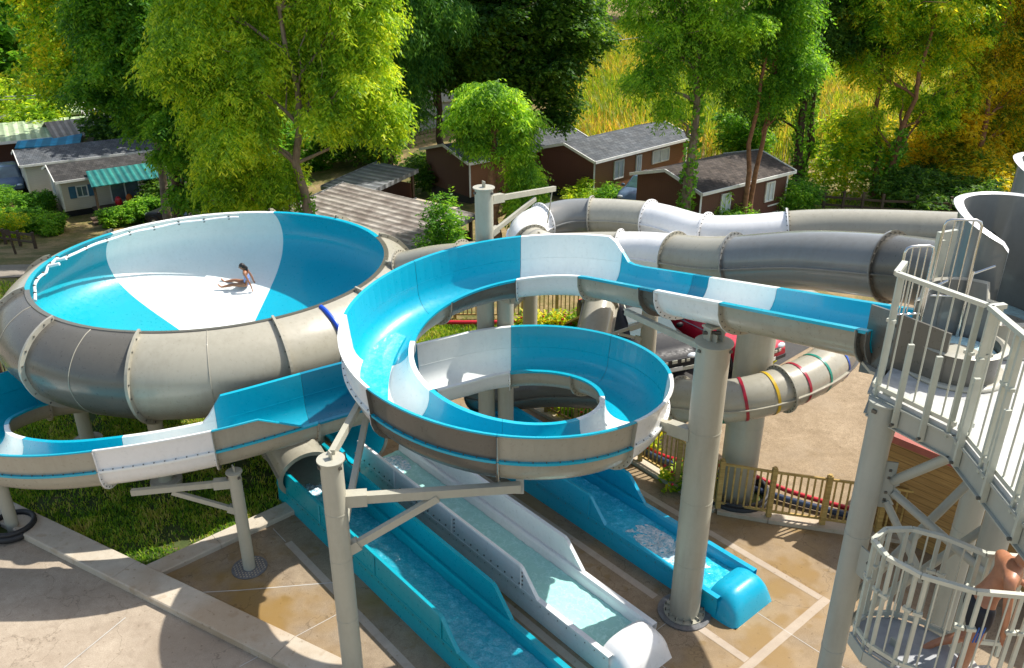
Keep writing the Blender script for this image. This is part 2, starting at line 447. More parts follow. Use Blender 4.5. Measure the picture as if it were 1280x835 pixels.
def spline(pts, n=12):
    P = [Vector(p) for p in pts]; out = []
    Q = [P[0] * 2 - P[1]] + P + [P[-1] * 2 - P[-2]]
    for i in range(1, len(Q) - 2):
        for k in range(n):
            t = k / n
            a, b, c, d = Q[i - 1], Q[i], Q[i + 1], Q[i + 2]
            out.append(0.5 * ((2 * b) + (c - a) * t + (2 * a - 5 * b + 4 * c - d) * t * t + (3 * b - a - 3 * c + d) * t ** 3))
    out.append(P[-1]); return out

HW = 0.525; DEP = 0.52; TH = 0.025
def flume_section(path, d0, d1, ext, inner, outer, name, parent, rib_mat=None, bolts=True, step=0.14, lowered=False):
    """open half-round channel piece with lips, an outer extension wall (ext(d) -> left, right heights) and end ribs"""
    mb = MB(); n = max(2, int((d1 - d0) / step)); NA = 14
    ins = [(HW * -math.cos(PI * i / NA), -DEP * math.sin(PI * i / NA) ** 0.8) for i in range(NA + 1)]
    ous = [((HW + TH) * -math.cos(PI * i / NA), -(DEP + TH) * math.sin(PI * i / NA) ** 0.8) for i in range(NA + 1)]
    rings_i = []; rings_o = []; fr = []
    for k in range(n + 1):
        d = d0 + (d1 - d0) * k / n; p, t, r, u = path.frame(d); u = Vector((0, 0, 1))
        fr.append((p, t, r, u, ext(d)))
        rings_i.append([p + r * a + u * b for a, b in ins]); rings_o.append([p + r * a + u * b for a, b in ous])
    k1 = NA + 1
    vs = [v for rg in rings_i for v in rg]
    mb.add(vs, [(k * k1 + j, k * k1 + j + 1, (k + 1) * k1 + j + 1, (k + 1) * k1 + j) for k in range(n) for j in range(NA)], 0, True)
    vs = [v for rg in rings_o for v in rg]
    mb.add(vs, [(k * k1 + j, (k + 1) * k1 + j, (k + 1) * k1 + j + 1, k * k1 + j + 1) for k in range(n) for j in range(NA)], 1, True)
    # lips: flat flange with a small down-turned edge
    for sgn in (-1, 1):
        prof = [(HW, 0.0), (HW, 0.012), (HW + 0.085, 0.012), (HW + 0.085, -0.03), (HW + 0.07, -0.03), (HW + 0.07, 0.0)]
        vs = [];
        for (p, t, r, u, e) in fr:
            for a, b in prof: vs.append(p + r * a * sgn + u * b)
        m = len(prof)
        fs = [(k * m + j, k * m + (j + 1) % m, (k + 1) * m + (j + 1) % m, (k + 1) * m + j) for k in range(n) for j in range(m)]
        mb.add(vs, fs, 0)
        mb.add(vs, [tuple(range(m)), tuple(range(n * m, (n + 1) * m))], 0)
        # extension wall
        hs = [f[4][0 if sgn < 0 else 1] for f in fr]
        if max(hs) > 0.02:
            vs = []
            for (p, t, r, u, e), h in zip(fr, hs):
                h = max(h, 0.0)
                o = 0.05 * h / 0.47
                for a, b in ((HW + 0.005, 0.013), (HW + o, h), (HW + o + 0.06, h + 0.012), (HW + o + 0.065, h - 0.012), (HW + o + 0.025, h - 0.012), (HW + 0.035, 0.013)):
                    vs.append(p + r * a * sgn + u * max(b, 0.0125))
            m = 6
            for j, mt in ((0, 0), (1, 0), (2, 0), (3, 1), (4, 1)):
                fs = []
                for k in range(n):
                    if hs[k] < 0.02 and hs[k + 1] < 0.02: continue
                    fs.append((k * m + j, k * m + j + 1, (k + 1) * m + j + 1, (k + 1) * m + j))
                mb.add(vs, fs, mt, False)
            for k in (0, n):
                if hs[k] > 0.05:
                    p, t, r, u, e = fr[k]; h = hs[k]; o = 0.05 * h / 0.47
                    q = [p + r * sgn * a + u * b for a, b in ((HW + 0.035, 0.013), (HW + o + 0.025, h - 0.012), (HW + o + 0.085, h - 0.012), (HW + 0.09, 0.013))]
                    d_ = t * (0.012 if k == 0 else -0.012)
                    mb.add([v for v in q] + [v + d_ for v in q], [(0, 1, 2, 3), (7, 6, 5, 4), (2, 3, 7, 6)], 1)
            if bolts:
                L = d1 - d0; nb = max(2, int(L / 0.16))
                for i in range(nb):
                    d = d0 + L * (i + 0.5) / nb; e = ext(d)[0 if sgn < 0 else 1]
                    if e < 0.08: continue
                    p, t, r, u = path.frame(d)
                    c = p + r * sgn * (HW + 0.06) + Vector((0, 0, 0.016))
                    mb.box(c, (0.018, 0.018, 0.02), mat=2)
    # end ribs
    for k, sg in ((0, 1), (n, -1)):
        p, t, r, u, e = fr[k]
        ro = [((HW + TH + 0.075) * -math.cos(PI * i / NA), -(DEP + TH + 0.075) * math.sin(PI * i / NA) ** 0.8) for i in range(NA + 1)]
        A = [p + r * a + u * b for a, b in ous]; B = [p + r * a + u * b for a, b in ro]
        w = t * 0.016 * sg
        vs = A + B + [v + w for v in A] + [v + w for v in B]; q = NA + 1
        fs = []
        for j in range(NA):
            fs += [(j, j + 1, q + j + 1, q + j), (2 * q + j, 3 * q + j, 3 * q + j + 1, 2 * q + j + 1), (q + j, q + j + 1, 3 * q + j + 1, 3 * q + j)]
        mb.add(vs, fs, 1)
        if bolts:
            for j in range(1, NA):
                c = (A[j] + B[j]) / 2 + w
                mb.box(c, (0.018, 0.018, 0.018), mat=2)
    return mb.part(name, [inner, outer, BOLT], parent)

# spiral centre line
CX, CY, RM = -0.07, 13.3, 2.25
def hz(th):
    t = R(th) - PI / 2
    return 5.114 - 0.373 * t + 0.010 * t * t
START = Vector((4.72, 9.35, 6.80))
dv = START - Vector((CX, CY, START.z)); D0 = math.hypot(dv.x, dv.y)
TH0 = math.degrees(math.atan2(dv.y, dv.x) + math.acos(RM / D0))
def hp(th): return Vector((CX + RM * math.cos(R(th)), CY + RM * math.sin(R(th)), hz(th)))
pts = []
p_t = hp(TH0); 
sl = 0.373 / RM
Ls = math.hypot(START.x - p_t.x, START.y - p_t.y)
for i in range(30):
    f = i / 30; q = START.lerp(p_t, f)
    # slope eases from the straight's slope into the spiral's
    h1 = START.z + (p_t.z - START.z) * f
    pts.append(Vector((q.x, q.y, h1)))
TH1 = 473.6
k = TH0
while k < TH1: pts.append(hp(k)); k += 3
pe = hp(TH1); pts.append(pe)
tail = spline([hp(TH1 - 8), pe, (-3.15, 14.38, 2.93), (-5.45, 13.35, 2.72), (-7.5, 13.1, 2.46), (-8.95, 13.2, 2.33), (-10.25, 13.85, 2.2), (-10.85, 15.05, 2.08),
               (-10.35, 16.3, 1.95), (-9.0, 16.95, 1.8), (-7.3, 17.5, 1.5), (-5.6, 17.5, 1.15), (-4.0, 16.95, 0.9), (-3.3, 16.25, 0.72)], 10)[10:]
pts += tail[1:]
FP = Path(pts)
LSTR = FP.L[30]          # straight part ends here
def sth(th): return LSTR + (FP.L[-1] * 0) + (R(th) - R(TH0)) * math.sqrt(RM ** 2 + 0.36 ** 2)
def nearest(x, y, zmin=-9, zmax=99):
    best = min(range(len(FP.P)), key=lambda i: (FP.P[i].x - x) ** 2 + (FP.P[i].y - y) ** 2 + (0 if zmin < FP.P[i].z < zmax else 1e6))
    return FP.L[best]
S_END = sth(TH1)
dB0 = nearest(-3.9, 14.05, 0, 3.5); dB1 = nearest(-5.45, 13.35, 0, 3.5)
dR0 = nearest(-4.15, 13.95, 0, 3.5); dR1 = nearest(-4.75, 13.7, 0, 3.5)
def ramp01(x, a, b): return max(0.0, min(1.0, (x - a) / (b - a)))
d_ext0 = sth(38)
def ext(d):
    # right-hand wall (outside of the spiral), then the other side for the reverse bend; returns (left, right) seen along the flow
    right = 0.47 * ramp01(d, d_ext0 - 0.1, d_ext0 + 0.32)
    right *= 1 - ramp01(d, dB1 - 0.15, dB1 + 0.25)
    left = 0.45 * ramp01(d, dR0, dR1)
    return (left, right)

flume = thing('spiral_flume', 'blue and white open spiral flume winding two turns down on grey posts', 'water slide', (CX, CY, 0))
# straight start
Lst = sth(43) 
cuts = []
def dpx(x):   # distance along the straight part of the point with this x
    return min(range(31), key=lambda i: abs(FP.P[i].x - x))
sec = [(0.0, 0.16, BLUE, GREY_DARK), (0.16, 2.55, BLUE, GREY), (2.55, 4.05, WHITE_IN, WHITE), (4.05, 4.45, BLUE_DEEP, GREY_DARK), (4.45, sth(40), BLUE, GREY)]
a0 = 40
angs = [85, 130, 175, 222, 267, 313, 358, 403, 448, 490]
cols = [(WHITE_IN, WHITE), (BLUE, GREY_DARK), (BLUE, GREY), (WHITE_IN, WHITE), (BLUE, GREY_DARK), (BLUE, GREY), (WHITE_IN, WHITE), (BLUE, GREY), (BLUE, GREY), (WHITE_IN, WHITE)]
prev = sth(40)
for a, c in zip(angs, cols):
    e = sth(a) if a < 473 else nearest(-1.6, 15.0, 0, 3.5)
    sec.append((prev, e, c[0], c[1])); prev = e
for (x, y, c) in [(-3.75, 14.1, (BLUE_DEEP, GREY)), (-5.45, 13.35, (BLUE, GREY)), (-7.35, 13.1, (WHITE_IN, WHITE)), (-9.6, 13.5, (BLUE, GREY)), (-10.6, 14.4, (WHITE_IN, WHITE)),  # first piece in darker blue: its shade is put into the colour
                  (-10.35, 16.3, (BLUE, GREY)), (-7.3, 17.5, (BLUE, GREY)), (-5.0, 17.3, (WHITE_IN, WHITE)), (-3.3, 16.25, (BLUE, GREY))]:
    e = nearest(x, y, 0, 3.5); sec.append((prev, e, c[0], c[1])); prev = e
for (s0, s1, ci, co) in sec:
    flume_section(FP, s0 + 0.003, s1 - 0.003, ext, ci, co, 'channel_section', flume)
# thin sheet of water running down the left of the first turn
def flow_sheet(name, d0, d1, mat, w=0.3, lift=0.025):
    mb = MB(); n = int((d1 - d0) / 0.12); vs = []; m = 8
    for k in range(n + 1):
        d = d0 + (d1 - d0) * k / n; p, t, r, u = FP.frame(d)
        ww = w * math.sin(PI * (0.06 + 0.88 * k / n)) ** 0.5
        for j in range(m + 1):
            a = (j / m * 2 - 1) * ww + 0.08
            z = -DEP * (max(0.0, 1 - (a / HW) ** 2) ** 0.5) ** 0.8 + lift
            vs.append(p + r * a + Vector((0, 0, z)))
    mb.add(vs, [(k * (m + 1) + j, k * (m + 1) + j + 1, (k + 1) * (m + 1) + j + 1, (k + 1) * (m + 1) + j) for k in range(n) for j in range(m)], 0, True)
    return mb.part(name, [mat], flume)
flow_sheet('running_water', sth(150), sth(205), WATER_TURQ, 0.26)
flow_sheet('running_water', 0.1, 3.0, WATER_TURQ, 0.2)

# ---------------------------------------------------------------- closed tubes
def tube_piece(path, d0, d1, rad, mat, name, parent, flange=0.07, rmat=None, n=28, step=0.2, seam=True, r1=None):
    mb = MB(); k = max(3, int((d1 - d0) / step)); P = []; 
    for i in range(k + 1): P.append(path.at(d0 + (d1 - d0) * i / k))
    rr = [rad + ((r1 or rad) - rad) * i / k for i in range(k + 1)]
    mb.tube(P, rr, n, 0, caps=False)
    mb.tube(P, [q - 0.03 for q in rr], n, 0, caps=False)
    for d, sg, rq in ((d0, 1, rad), (d1, -1, r1 or rad)):
        p = path.at(d); t = (path.at(min(path.len, d + 0.05)) - path.at(max(0, d - 0.05))).normalized() * sg
        if flange:
            mb.tube([p, p + t * 0.02], rq + flange, n, 1, caps=False)
            # flat ring faces
            for w in (0.0, 0.02):
                q = p + t * w; a = Vector((0, 0, 1)); uu = (a - t.normalized() * a.dot(t.normalized())).normalized(); ww = t.normalized().cross(uu)
                vi = [q + (uu * math.cos(2 * PI * j / n) + ww * math.sin(2 * PI * j / n)) * (rq - 0.03) for j in range(n)]
                vo = [q + (uu * math.cos(2 * PI * j / n) + ww * math.sin(2 * PI * j / n)) * (rq + flange) for j in range(n)]
                mb.add(vi + vo, [(j, (j + 1) % n, n + (j + 1) % n, n + j) for j in range(n)], 1)
            for j in range(n):
                b = (uu * math.cos(2 * PI * (j + .5) / n) + ww * math.sin(2 * PI * (j + .5) / n)) * (rq + flange * 0.55)
                mb.box(p + t * 0.03 + b, (0.018, 0.018, 0.018), mat=2)
    if seam:   # raised seam along both sides
        for sd in (-1, 1):
            vs = []
            for i in range(k + 1):
                p, t, r, u = path.frame(d0 + (d1 - d0) * i / k)
                for a, b in ((rr[i] - 0.01, -0.012), (rr[i] + 0.05, -0.012), (rr[i] + 0.05, 0.012), (rr[i] - 0.01, 0.012)):
                    vs.append(p + r * a * sd + u * b)
            mb.add(vs, [(i * 4 + j, i * 4 + (j + 1) % 4, i * 4 + 4 + (j + 1) % 4, i * 4 + 4 + j) for i in range(k) for j in range(4)], 1)
    return mb.part(name, [mat, rmat or mat, BOLT], parent)

T1 = Path(spline([(6.85, 11.9, 6.32), (6.4, 13.2, 6.05), (5.3, 14.5, 5.72), (4.0, 15.8, 5.2), (2.7, 17.2, 4.9), (1.2, 17.7, 4.72), (-0.6, 18.0, 4.5), (-1.7, 18.6, 4.22), (-2.62, 19.0, 3.9)]))
t1 = thing('raft_tube', 'wide grey tube slide running behind the spiral flume into the bowl', 'tube slide', (3.0, 16.5, 0))
def dist_x(path, x, lo=0.0, hi=1e9):
    return min((abs(p.x - x), l) for p, l in zip(path.P, path.L) if lo <= l <= hi)[1]
for x0, x1, r0, r1, m in ((6.85, 6.35, .55, .55, GREY_DARK), (6.35, 4.35, .55, .52, GREY_SLATE), (4.35, 3.35, .52, .48, GREY), (3.35, 2.35, .48, .44, WHITE), (2.35, 0.6, .44, .44, GREY), (.6, -1.15, .38, .38, GREY), (-1.15, -2.62, .36, .36, GREY)):
    tube_piece(T1, dist_x(T1, x0), dist_x(T1, x1), r0, m, 'tube_section', t1, r1=r1)

T2 = Path(spline([(8.9, 15.9, 5.75), (7.6, 16.6, 5.6), (6.3, 17.2, 5.42), (5.1, 17.5, 5.22), (4.2, 17.9, 5.1), (3.3, 19.0, 5.05), (2.1, 19.8, 4.92), (1.2, 19.9, 4.85), (0.4, 19.3, 4.75),
                  (0.45, 18.45, 4.65), (1.2, 18.1, 4.5), (2.2, 18.5, 4.2), (3.2, 19.0, 3.75), (4.4, 19.3, 3.35), (5.6, 18.9, 3.5), (6.6, 17.9, 3.4), (7.0, 16.7, 3.35), (6.6, 15.5, 3.25),
                  (5.5, 14.55, 3.15), (4.3, 14.25, 2.95), (3.3, 14.9, 2.6), (2.2, 16.5, 1.9), (0.9, 17.6, 1.35), (-0.3, 18.0, 1.0), (-0.85, 18.45, 0.8)]))
t2 = thing('winding_tube', 'narrow grey tube slide with a U bend and coloured rings on its lower curve', 'tube slide', (4.0, 18.0, 0))
def dn(path, x, y, z):
    return min(((p - Vector((x, y, z))).length, l) for p, l in zip(path.P, path.L))[1]
kp = [(8.9, 15.9, 5.75), (5.9, 17.35, 5.35), (4.3, 17.85, 5.12), (3.2, 19.1, 5.04), (1.9, 19.85, 4.9), (0.75, 19.7, 4.8), (0.42, 18.5, 4.66), (1.5, 18.15, 4.42), (3.2, 19.0, 3.75), (5.6, 18.9, 3.5), (7.0, 16.9, 3.36), (5.2, 14.42, 3.1), (3.4, 14.8, 2.65), (2.2, 16.5, 1.9), (-0.85, 18.45, 0.8)]
km = [GREY, WHITE, WHITE, GREY_IN, GREY_SLATE, WHITE, GREY_IN, GREY_SLATE, GREY, GREY, GREY, GREY, GREY, GREY_DARK]
for a, b, m in zip(kp, kp[1:], km):
    tube_piece(T2, dn(T2, *a), dn(T2, *b), 0.42, m, 'tube_section', t2)
bands = MB(); cols_b = ['yellow', 'blue', 'green', 'red', 'yellow', 'red', 'green', 'yellow']
dA, dBm = dn(T2, 7.0, 16.6, 3.35), dn(T2, 3.3, 14.9, 2.6)
def proj_px(p):
    w = p.y * math.cos(CAM_P) + (CAM_H - p.z) * math.sin(CAM_P); return 640 + CAM_F * p.x / w
for i, px_ in enumerate((1050, 1037, 1017, 995, 961, 930, 905, 848)):
    d = min((abs(proj_px(T2.at(dA + (dBm - dA) * k / 400)) - px_) , dA + (dBm - dA) * k / 400) for k in range(60, 401))[1]
    b = MB(); n = 28
    P = [T2.at(d + 0.0), T2.at(d + 0.06)]
    b.tube(P, 0.432, n, 0, caps=False)
    b.tube([P[1], P[0]], 0.426, n, 0, caps=False)
    b.part('colour_ring', [STRIPES[cols_b[i]]], t2)
T3 = Path(spline([(2.6, 20.6, 3.4), (2.25, 19.7, 2.75), (2.0, 18.7, 2.25), (1.75, 17.8, 1.85), (1.2, 17.2, 1.6)]))
t3 = thing('short_tube', 'pale tube slide dropping between the two turns of the spiral flume', 'tube slide', (2.1, 18.5, 0))
for a, b, m in ((0, 0.9, GREY_IN), (0.9, 1.3, WHITE), (1.3, 2.6, GREY_IN), (2.6, T3.len, GREY_DARK)):
    tube_piece(T3, a, b, 0.40, m, 'tube_section', t3)

# ---------------------------------------------------------------- bowl
BX, BY, BZ = -7.04, 19.04, 4.0
bowl = thing('slide_bowl', 'huge round bowl slide, grey outside with a blue and white inside', 'water slide', (BX, BY, 0))
prof_in = [(0.45, 1.42), (1.2, 1.56), (2.2, 1.86), (3.0, 2.10), (3.7, 2.36), (4.2, 2.66), (4.44, 3.0), (4.48, 3.3), (4.36, 3.62), (4.14, 3.88), (3.97, 4.0)]
prof_out = [(0.45, 1.34), (1.6, 1.58), (3.0, 1.98), (3.8, 2.04), (4.3, 2.22), (4.68, 2.58), (4.86, 3.04), (4.82, 3.40), (4.58, 3.74), (4.26, 3.96), (4.04, 4.03)]
def resample(pf, n):
    P = spline([(a, b, 0) for a, b in pf], 4); return [(p.x, p.y) for p in P]
pi_, po_ = resample(prof_in, 4), resample(prof_out, 4)
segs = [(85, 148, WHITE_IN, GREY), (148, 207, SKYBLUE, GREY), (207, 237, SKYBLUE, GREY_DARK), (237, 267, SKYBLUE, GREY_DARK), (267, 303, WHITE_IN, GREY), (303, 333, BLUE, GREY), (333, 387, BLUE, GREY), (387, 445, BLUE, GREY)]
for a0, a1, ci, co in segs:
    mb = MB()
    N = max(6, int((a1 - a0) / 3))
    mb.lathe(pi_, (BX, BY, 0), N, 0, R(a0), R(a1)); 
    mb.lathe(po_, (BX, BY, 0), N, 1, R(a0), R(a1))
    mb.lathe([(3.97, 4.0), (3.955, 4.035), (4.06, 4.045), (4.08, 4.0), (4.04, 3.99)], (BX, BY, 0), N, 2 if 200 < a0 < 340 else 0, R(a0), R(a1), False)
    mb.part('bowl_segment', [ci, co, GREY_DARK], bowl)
for a in (27, 57, 87, 117, 147, 177, 207, 237, 267, 303, 333, 357):
    mb = MB()
    for off in (-0.35, 0.35):
        vs = []; aa = R(a + off)
        c, s_ = math.cos(aa), math.sin(aa)
        for r_, z_ in po_[10:]:
            nrm = Vector((1, 0.2))
            vs.append((BX + (r_) * c, BY + (r_) * s_, z_))
        P2 = []
        for i, (r_, z_) in enumerate(po_[10:]):
            j0, j1 = max(0, i - 1), min(len(po_[10:]) - 1, i + 1)
            tx = po_[10:][j1][0] - po_[10:][j0][0]; tz = po_[10:][j1][1] - po_[10:][j0][1]; l = math.hypot(tx, tz)
            nx, nz = tz / l, -tx / l
            P2.append((BX + (r_ + nx * 0.10) * c, BY + (r_ + nx * 0.10) * s_, z_ + nz * 0.10))
        n = len(vs)
        mb.add(vs + P2, [(i, i + 1, n + i + 1, n + i) for i in range(n - 1)], 0)
        if off < 0: keep = P2
        else:
            mb.add(keep + P2, [(i, i + 1, n + i + 1, n + i) for i in range(n - 1)], 0)
        for i in range(2, n - 1, 3):
            q = (Vector(vs[i]) + Vector(P2[i])) / 2
            mb.box(q, (0.03, 0.03, 0.03), mat=1)
    mb.part('bowl_rib', [GREY if a not in (207, 237) else GREY_IN, BOLT], bowl)
for a in (222, 252, 285, 318, 345):
    mb = MB()   # raised seam line at mid panel
    P = [(BX + (r_ + .004) * math.cos(R(a)), BY + (r_ + .004) * math.sin(R(a)), z_) for r_, z_ in po_[10:]]
    mb.tube(P, 0.009, 5, 0)
    mb.part('panel_seam', [GREY], bowl)
# white spray pipe round the back-left of the rim with clips
pipe = thing('spray_pipe', 'white spray pipe clipped inside the far left rim of the bowl', 'pipe', (BX, BY, 4.0))
mb = MB(); P = []
for i in range(60):
    a = R(214 - i * 1.95); rr = 3.90 - 0.03 * math.sin(i * 0.5) * (1 if i < 22 else 0.15); P.append((BX + rr * math.cos(a), BY + rr * math.sin(a), 3.93 + (0.10 if 14 < i < 20 else 0) + 0.01 * math.sin(i * 0.7)))
mb.tube(P, 0.035, 8, 0)
for i in (15, 18):
    a = R(214 - i * 1.95); mb.tube([P[i], (BX + 3.6 * math.cos(a), BY + 3.6 * math.sin(a), 4.08)], 0.04, 8, 0)
mb.part('pipe_run', [PIPE_WHITE], pipe)
for i in (3, 7, 10, 13, 16, 19, 22, 27, 32, 37, 42, 47, 52, 57):
    mb = MB(); mb.box(P[i], (0.05, 0.05, 0.10), mat=0); mb.part('pipe_clip', [BOLT], pipe)
# blue hose over the bulge
mb = MB(); a = R(-42)
mb.tube([(BX + (r_ + .05) * math.cos(a), BY + (r_ + .05) * math.sin(a), z_) for r_, z_ in po_[12:]], 0.05, 10, 0)
tag(mb.build('blue_hose', [PIPE_BLUE], None, (BX + 3.5, BY - 3.1, 3)), 'bright blue hose hanging over the grey side of the bowl', 'hose')
# outlet tube into the first runout
TO = Path(spline([(-6.9, 18.6, 1.35), (-6.1, 17.4, 1.25), (-5.3, 16.4, 1.12), (-4.75, 15.6, 0.92), (-4.35, 15.0, 0.74)]))
to = thing('outlet_tube', 'short fat grey tube leading from under the bowl into the blue runout lane', 'tube slide', (-5.2, 16.2, 0))
tube_piece(TO, 0, 2.2, 0.50, GREY, 'tube_section', to)
tube_piece(TO, 2.2, 3.4, 0.52, GREY_IN, 'tube_section', to)
tube_piece(TO, 3.4, TO.len, 0.54, GREY, 'tube_section', to)

# ---------------------------------------------------------------- runout lanes
NV = Vector((0.757, 0.653, 0)); TV = Vector((-0.653, 0.757, 0))
def NTp(n, t, z=0.0): return NV * n + TV * t + Vector((0, 0, z))
def runout(nc, t0, t1, twL, twR, col, wat, label, bolts=False, capcol=None, splash=None):
    """t0 far (start) end, t1 near end; twL/twR where the tall side walls stop (L = small n side)"""
    o = NTp(nc, (t0 + t1) / 2)
    th = thing('runout_lane', label, 'slide runout', o)
    Lb = 0.3
    def sweep(prof, ta, tb, mat_i, name, mats):
        mb = MB(); N = max(2, int(abs(tb - ta) / 0.5)); m = len(prof); vs = []
        for k in range(N + 1):
            t = ta + (tb - ta) * k / N
            for a, z in prof: vs.append(NTp(nc + a, t, z))
        mb.add(vs, [(k * m + j, k * m + j + 1, (k + 1) * m + j + 1, (k + 1) * m + j) for k in range(N) for j in range(m - 1)], 0, False)
        return mb, vs, N, m
    prof = [(-0.60, 0.0), (-0.585, 0.30), (-0.60, 0.42), (-0.60, 0.455), (-0.50, 0.455), (-0.47, 0.40), (-0.42, 0.16), (-0.36, 0.12), (0.36, 0.12), (0.42, 0.16), (0.47, 0.40), (0.50, 0.455), (0.60, 0.455), (0.60, 0.42), (0.585, 0.30), (0.60, 0.0)]
    mb, vs, N, m = sweep(prof, t0, t1, 0, '', [])
    mb.add(vs[:m], [tuple(range(m))], 0); 
    if bolts is not None:
        for sg in (-1, 1):
            for k in range(int((t0 - t1) / 0.22)):
                mb.box(NTp(nc + sg * 0.592, t1 + 0.1 + 0.22 * k, 0.37), (0.018, 0.018, 0.018), mat=1)
    mb.part('channel_base', [col, BOLT], th)
    for sg, te in ((-1, twL), (1, twR)):
        if te is None: continue
        mb = MB()
        prof2 = [(0.555, 0.456), (0.535, 0.93), (0.60, 0.945), (0.61, 0.915), (0.575, 0.905), (0.592, 0.456)]
        n2 = len(prof2); vs = []
        ts = [t0, (t0 + te) / 2, te + 0.50, te + 0.43, te]
        hs = [1, 1, 1, 0.93, 0.0]
        for t, h in zip(ts, hs):
            for a, z in prof2: vs.append(NTp(nc + sg * a, t, 0.457 + (z - 0.456) * h))
        mb.add(vs, [(k * n2 + j, k * n2 + (j + 1) % n2, (k + 1) * n2 + (j + 1) % n2, (k + 1) * n2 + j) for k in range(4) for j in range(n2)], 0)
        for t in (te + 0.46, te + 2.5, te + 4.5):
            if t < t0:
                mb.beam(NTp(nc + sg * 0.60, t, 0.46), NTp(nc + sg * 0.585, t, 0.92), 0.03, 0.045, 0)
        if bolts:
            for k in range(int((t0 - te) / 0.2)):
                mb.box(NTp(nc + sg * 0.594, te + 0.5 + 0.2 * k, 0.53), (0.024, 0.024, 0.024), mat=1)
            for k in range(4): mb.box(NTp(nc + sg * 0.594, te + 0.42, 0.55 + 0.09 * k), (0.024, 0.024, 0.024), mat=1)
            for k in range(4): mb.box(NTp(nc + sg * 0.594, te + 2.42, 0.55 + 0.09 * k), (0.024, 0.024, 0.024), mat=1)
        mb.part('side_wall', [col, BOLT], th)
    # water
    mb = MB(); vs = []; nx, nt = 14, int((t0 - t1) / 0.08)
    for k in range(nt + 1):
        t = t0 + (t1 - t0) * k / nt
        for j in range(nx + 1):
            a = (j / nx * 2 - 1) * 0.435
            z = 0.262 + 0.010 * math.sin(t * 9 + a * 11 + 2 * math.sin(t * 3.1)) * math.cos(t * 5.3 - a * 17) + 0.008 * math.sin(t * 23 + 5 * math.sin(a * 7)) * math.sin(t * 1.7 + a * 3) + 0.004 * math.sin(t * 37 - a * 41)
            vs.append(NTp(nc + a, t, z))
    mb.add(vs, [(k * (nx + 1) + j, k * (nx + 1) + j + 1, (k + 1) * (nx + 1) + j + 1, (k + 1) * (nx + 1) + j) for k in range(nt) for j in range(nx)], 0, True)
    mb.part('water', [wat], th)
    for (ta, tb) in (splash or []):
        mb = MB(); vs = []; nx = 16; nt = int((ta - tb) / 0.05); rnd = random.Random(int(ta * 100))
        for k in range(nt + 1):
            t = ta + (tb - ta) * k / nt
            env = math.sin(PI * k / nt) ** 0.6
            for j in range(nx + 1):
                a = (j / nx * 2 - 1) * 0.36 * (0.6 + 0.4 * env) + rnd.uniform(-.02, .02)
                e2 = (1 - (j / nx * 2 - 1) ** 2) ** 0.5
                vs.append(NTp(nc + a, t, 0.255 + env * e2 * rnd.uniform(0.0, 0.07)))
        mb.add(vs, [(k * (nx + 1) + j, k * (nx + 1) + j + 1, (k + 1) * (nx + 1) + j + 1, (k + 1) * (nx + 1) + j) for k in range(nt) for j in range(nx)], 0, True)
        mb.part('splash', [SPLASH], th)
    # rounded end scoop
    mb = MB(); nu, nvv = 12, 16; vs = []
    for i in range(nu + 1):
        u = i / nu
        t = t1 + 0.25 - 0.66 * u
        hh = 0.50 + 0.06 * math.sin(PI * min(1, u * 1.6)) if u < 0.45 else 0.56 * math.sqrt(max(0, 1 - ((u - 0.45) / 0.55) ** 2.2)) 
        wd = 0.60 - 0.05 * max(0, (u - 0.6) / 0.4) ** 2
        for j in range(nvv + 1):
            v = j / nvv * 2 - 1
            e = (1 - abs(v) ** 4.0) ** 0.5
            vs.append(NTp(nc + v * wd, t, max(0.0, hh * e) if i < nu else 0.0))
    w1 = nvv + 1
    mb.add(vs, [(i * w1 + j, i * w1 + j + 1, (i + 1) * w1 + j + 1, (i + 1) * w1 + j) for i in range(nu) for j in range(nvv)], 0, True)
    mb.add(vs[:w1], [tuple(range(w1))], 0)
    mb.part('end_scoop', [capcol or col], th)
    return th
runout(6.66, 14.75, 5.6, 8.38, 8.38, SKYBLUE, WATER_BLUE, 'deep blue runout lane nearest the grass, water filled', capcol=SKYBLUE, splash=[(14.6, 14.0)])
runout(8.46, 14.35, 6.72, 8.42, 8.45, WHITE, WATER_PALE, 'white walled runout lane with pale green water in the middle', bolts=True, splash=[(14.3, 13.5)])
BL3 = m_frp('bright_blue_gelcoat', (0.004, 0.36, 0.55), grime=0.08, gcol=(0.02, 0.20, 0.30))
runout(10.9, 14.6, 6.4, 9.12, 9.1, BL3, WATER_TURQ, 'bright blue runout lane beside the wooden fence', splash=[(8.9, 7.1)])

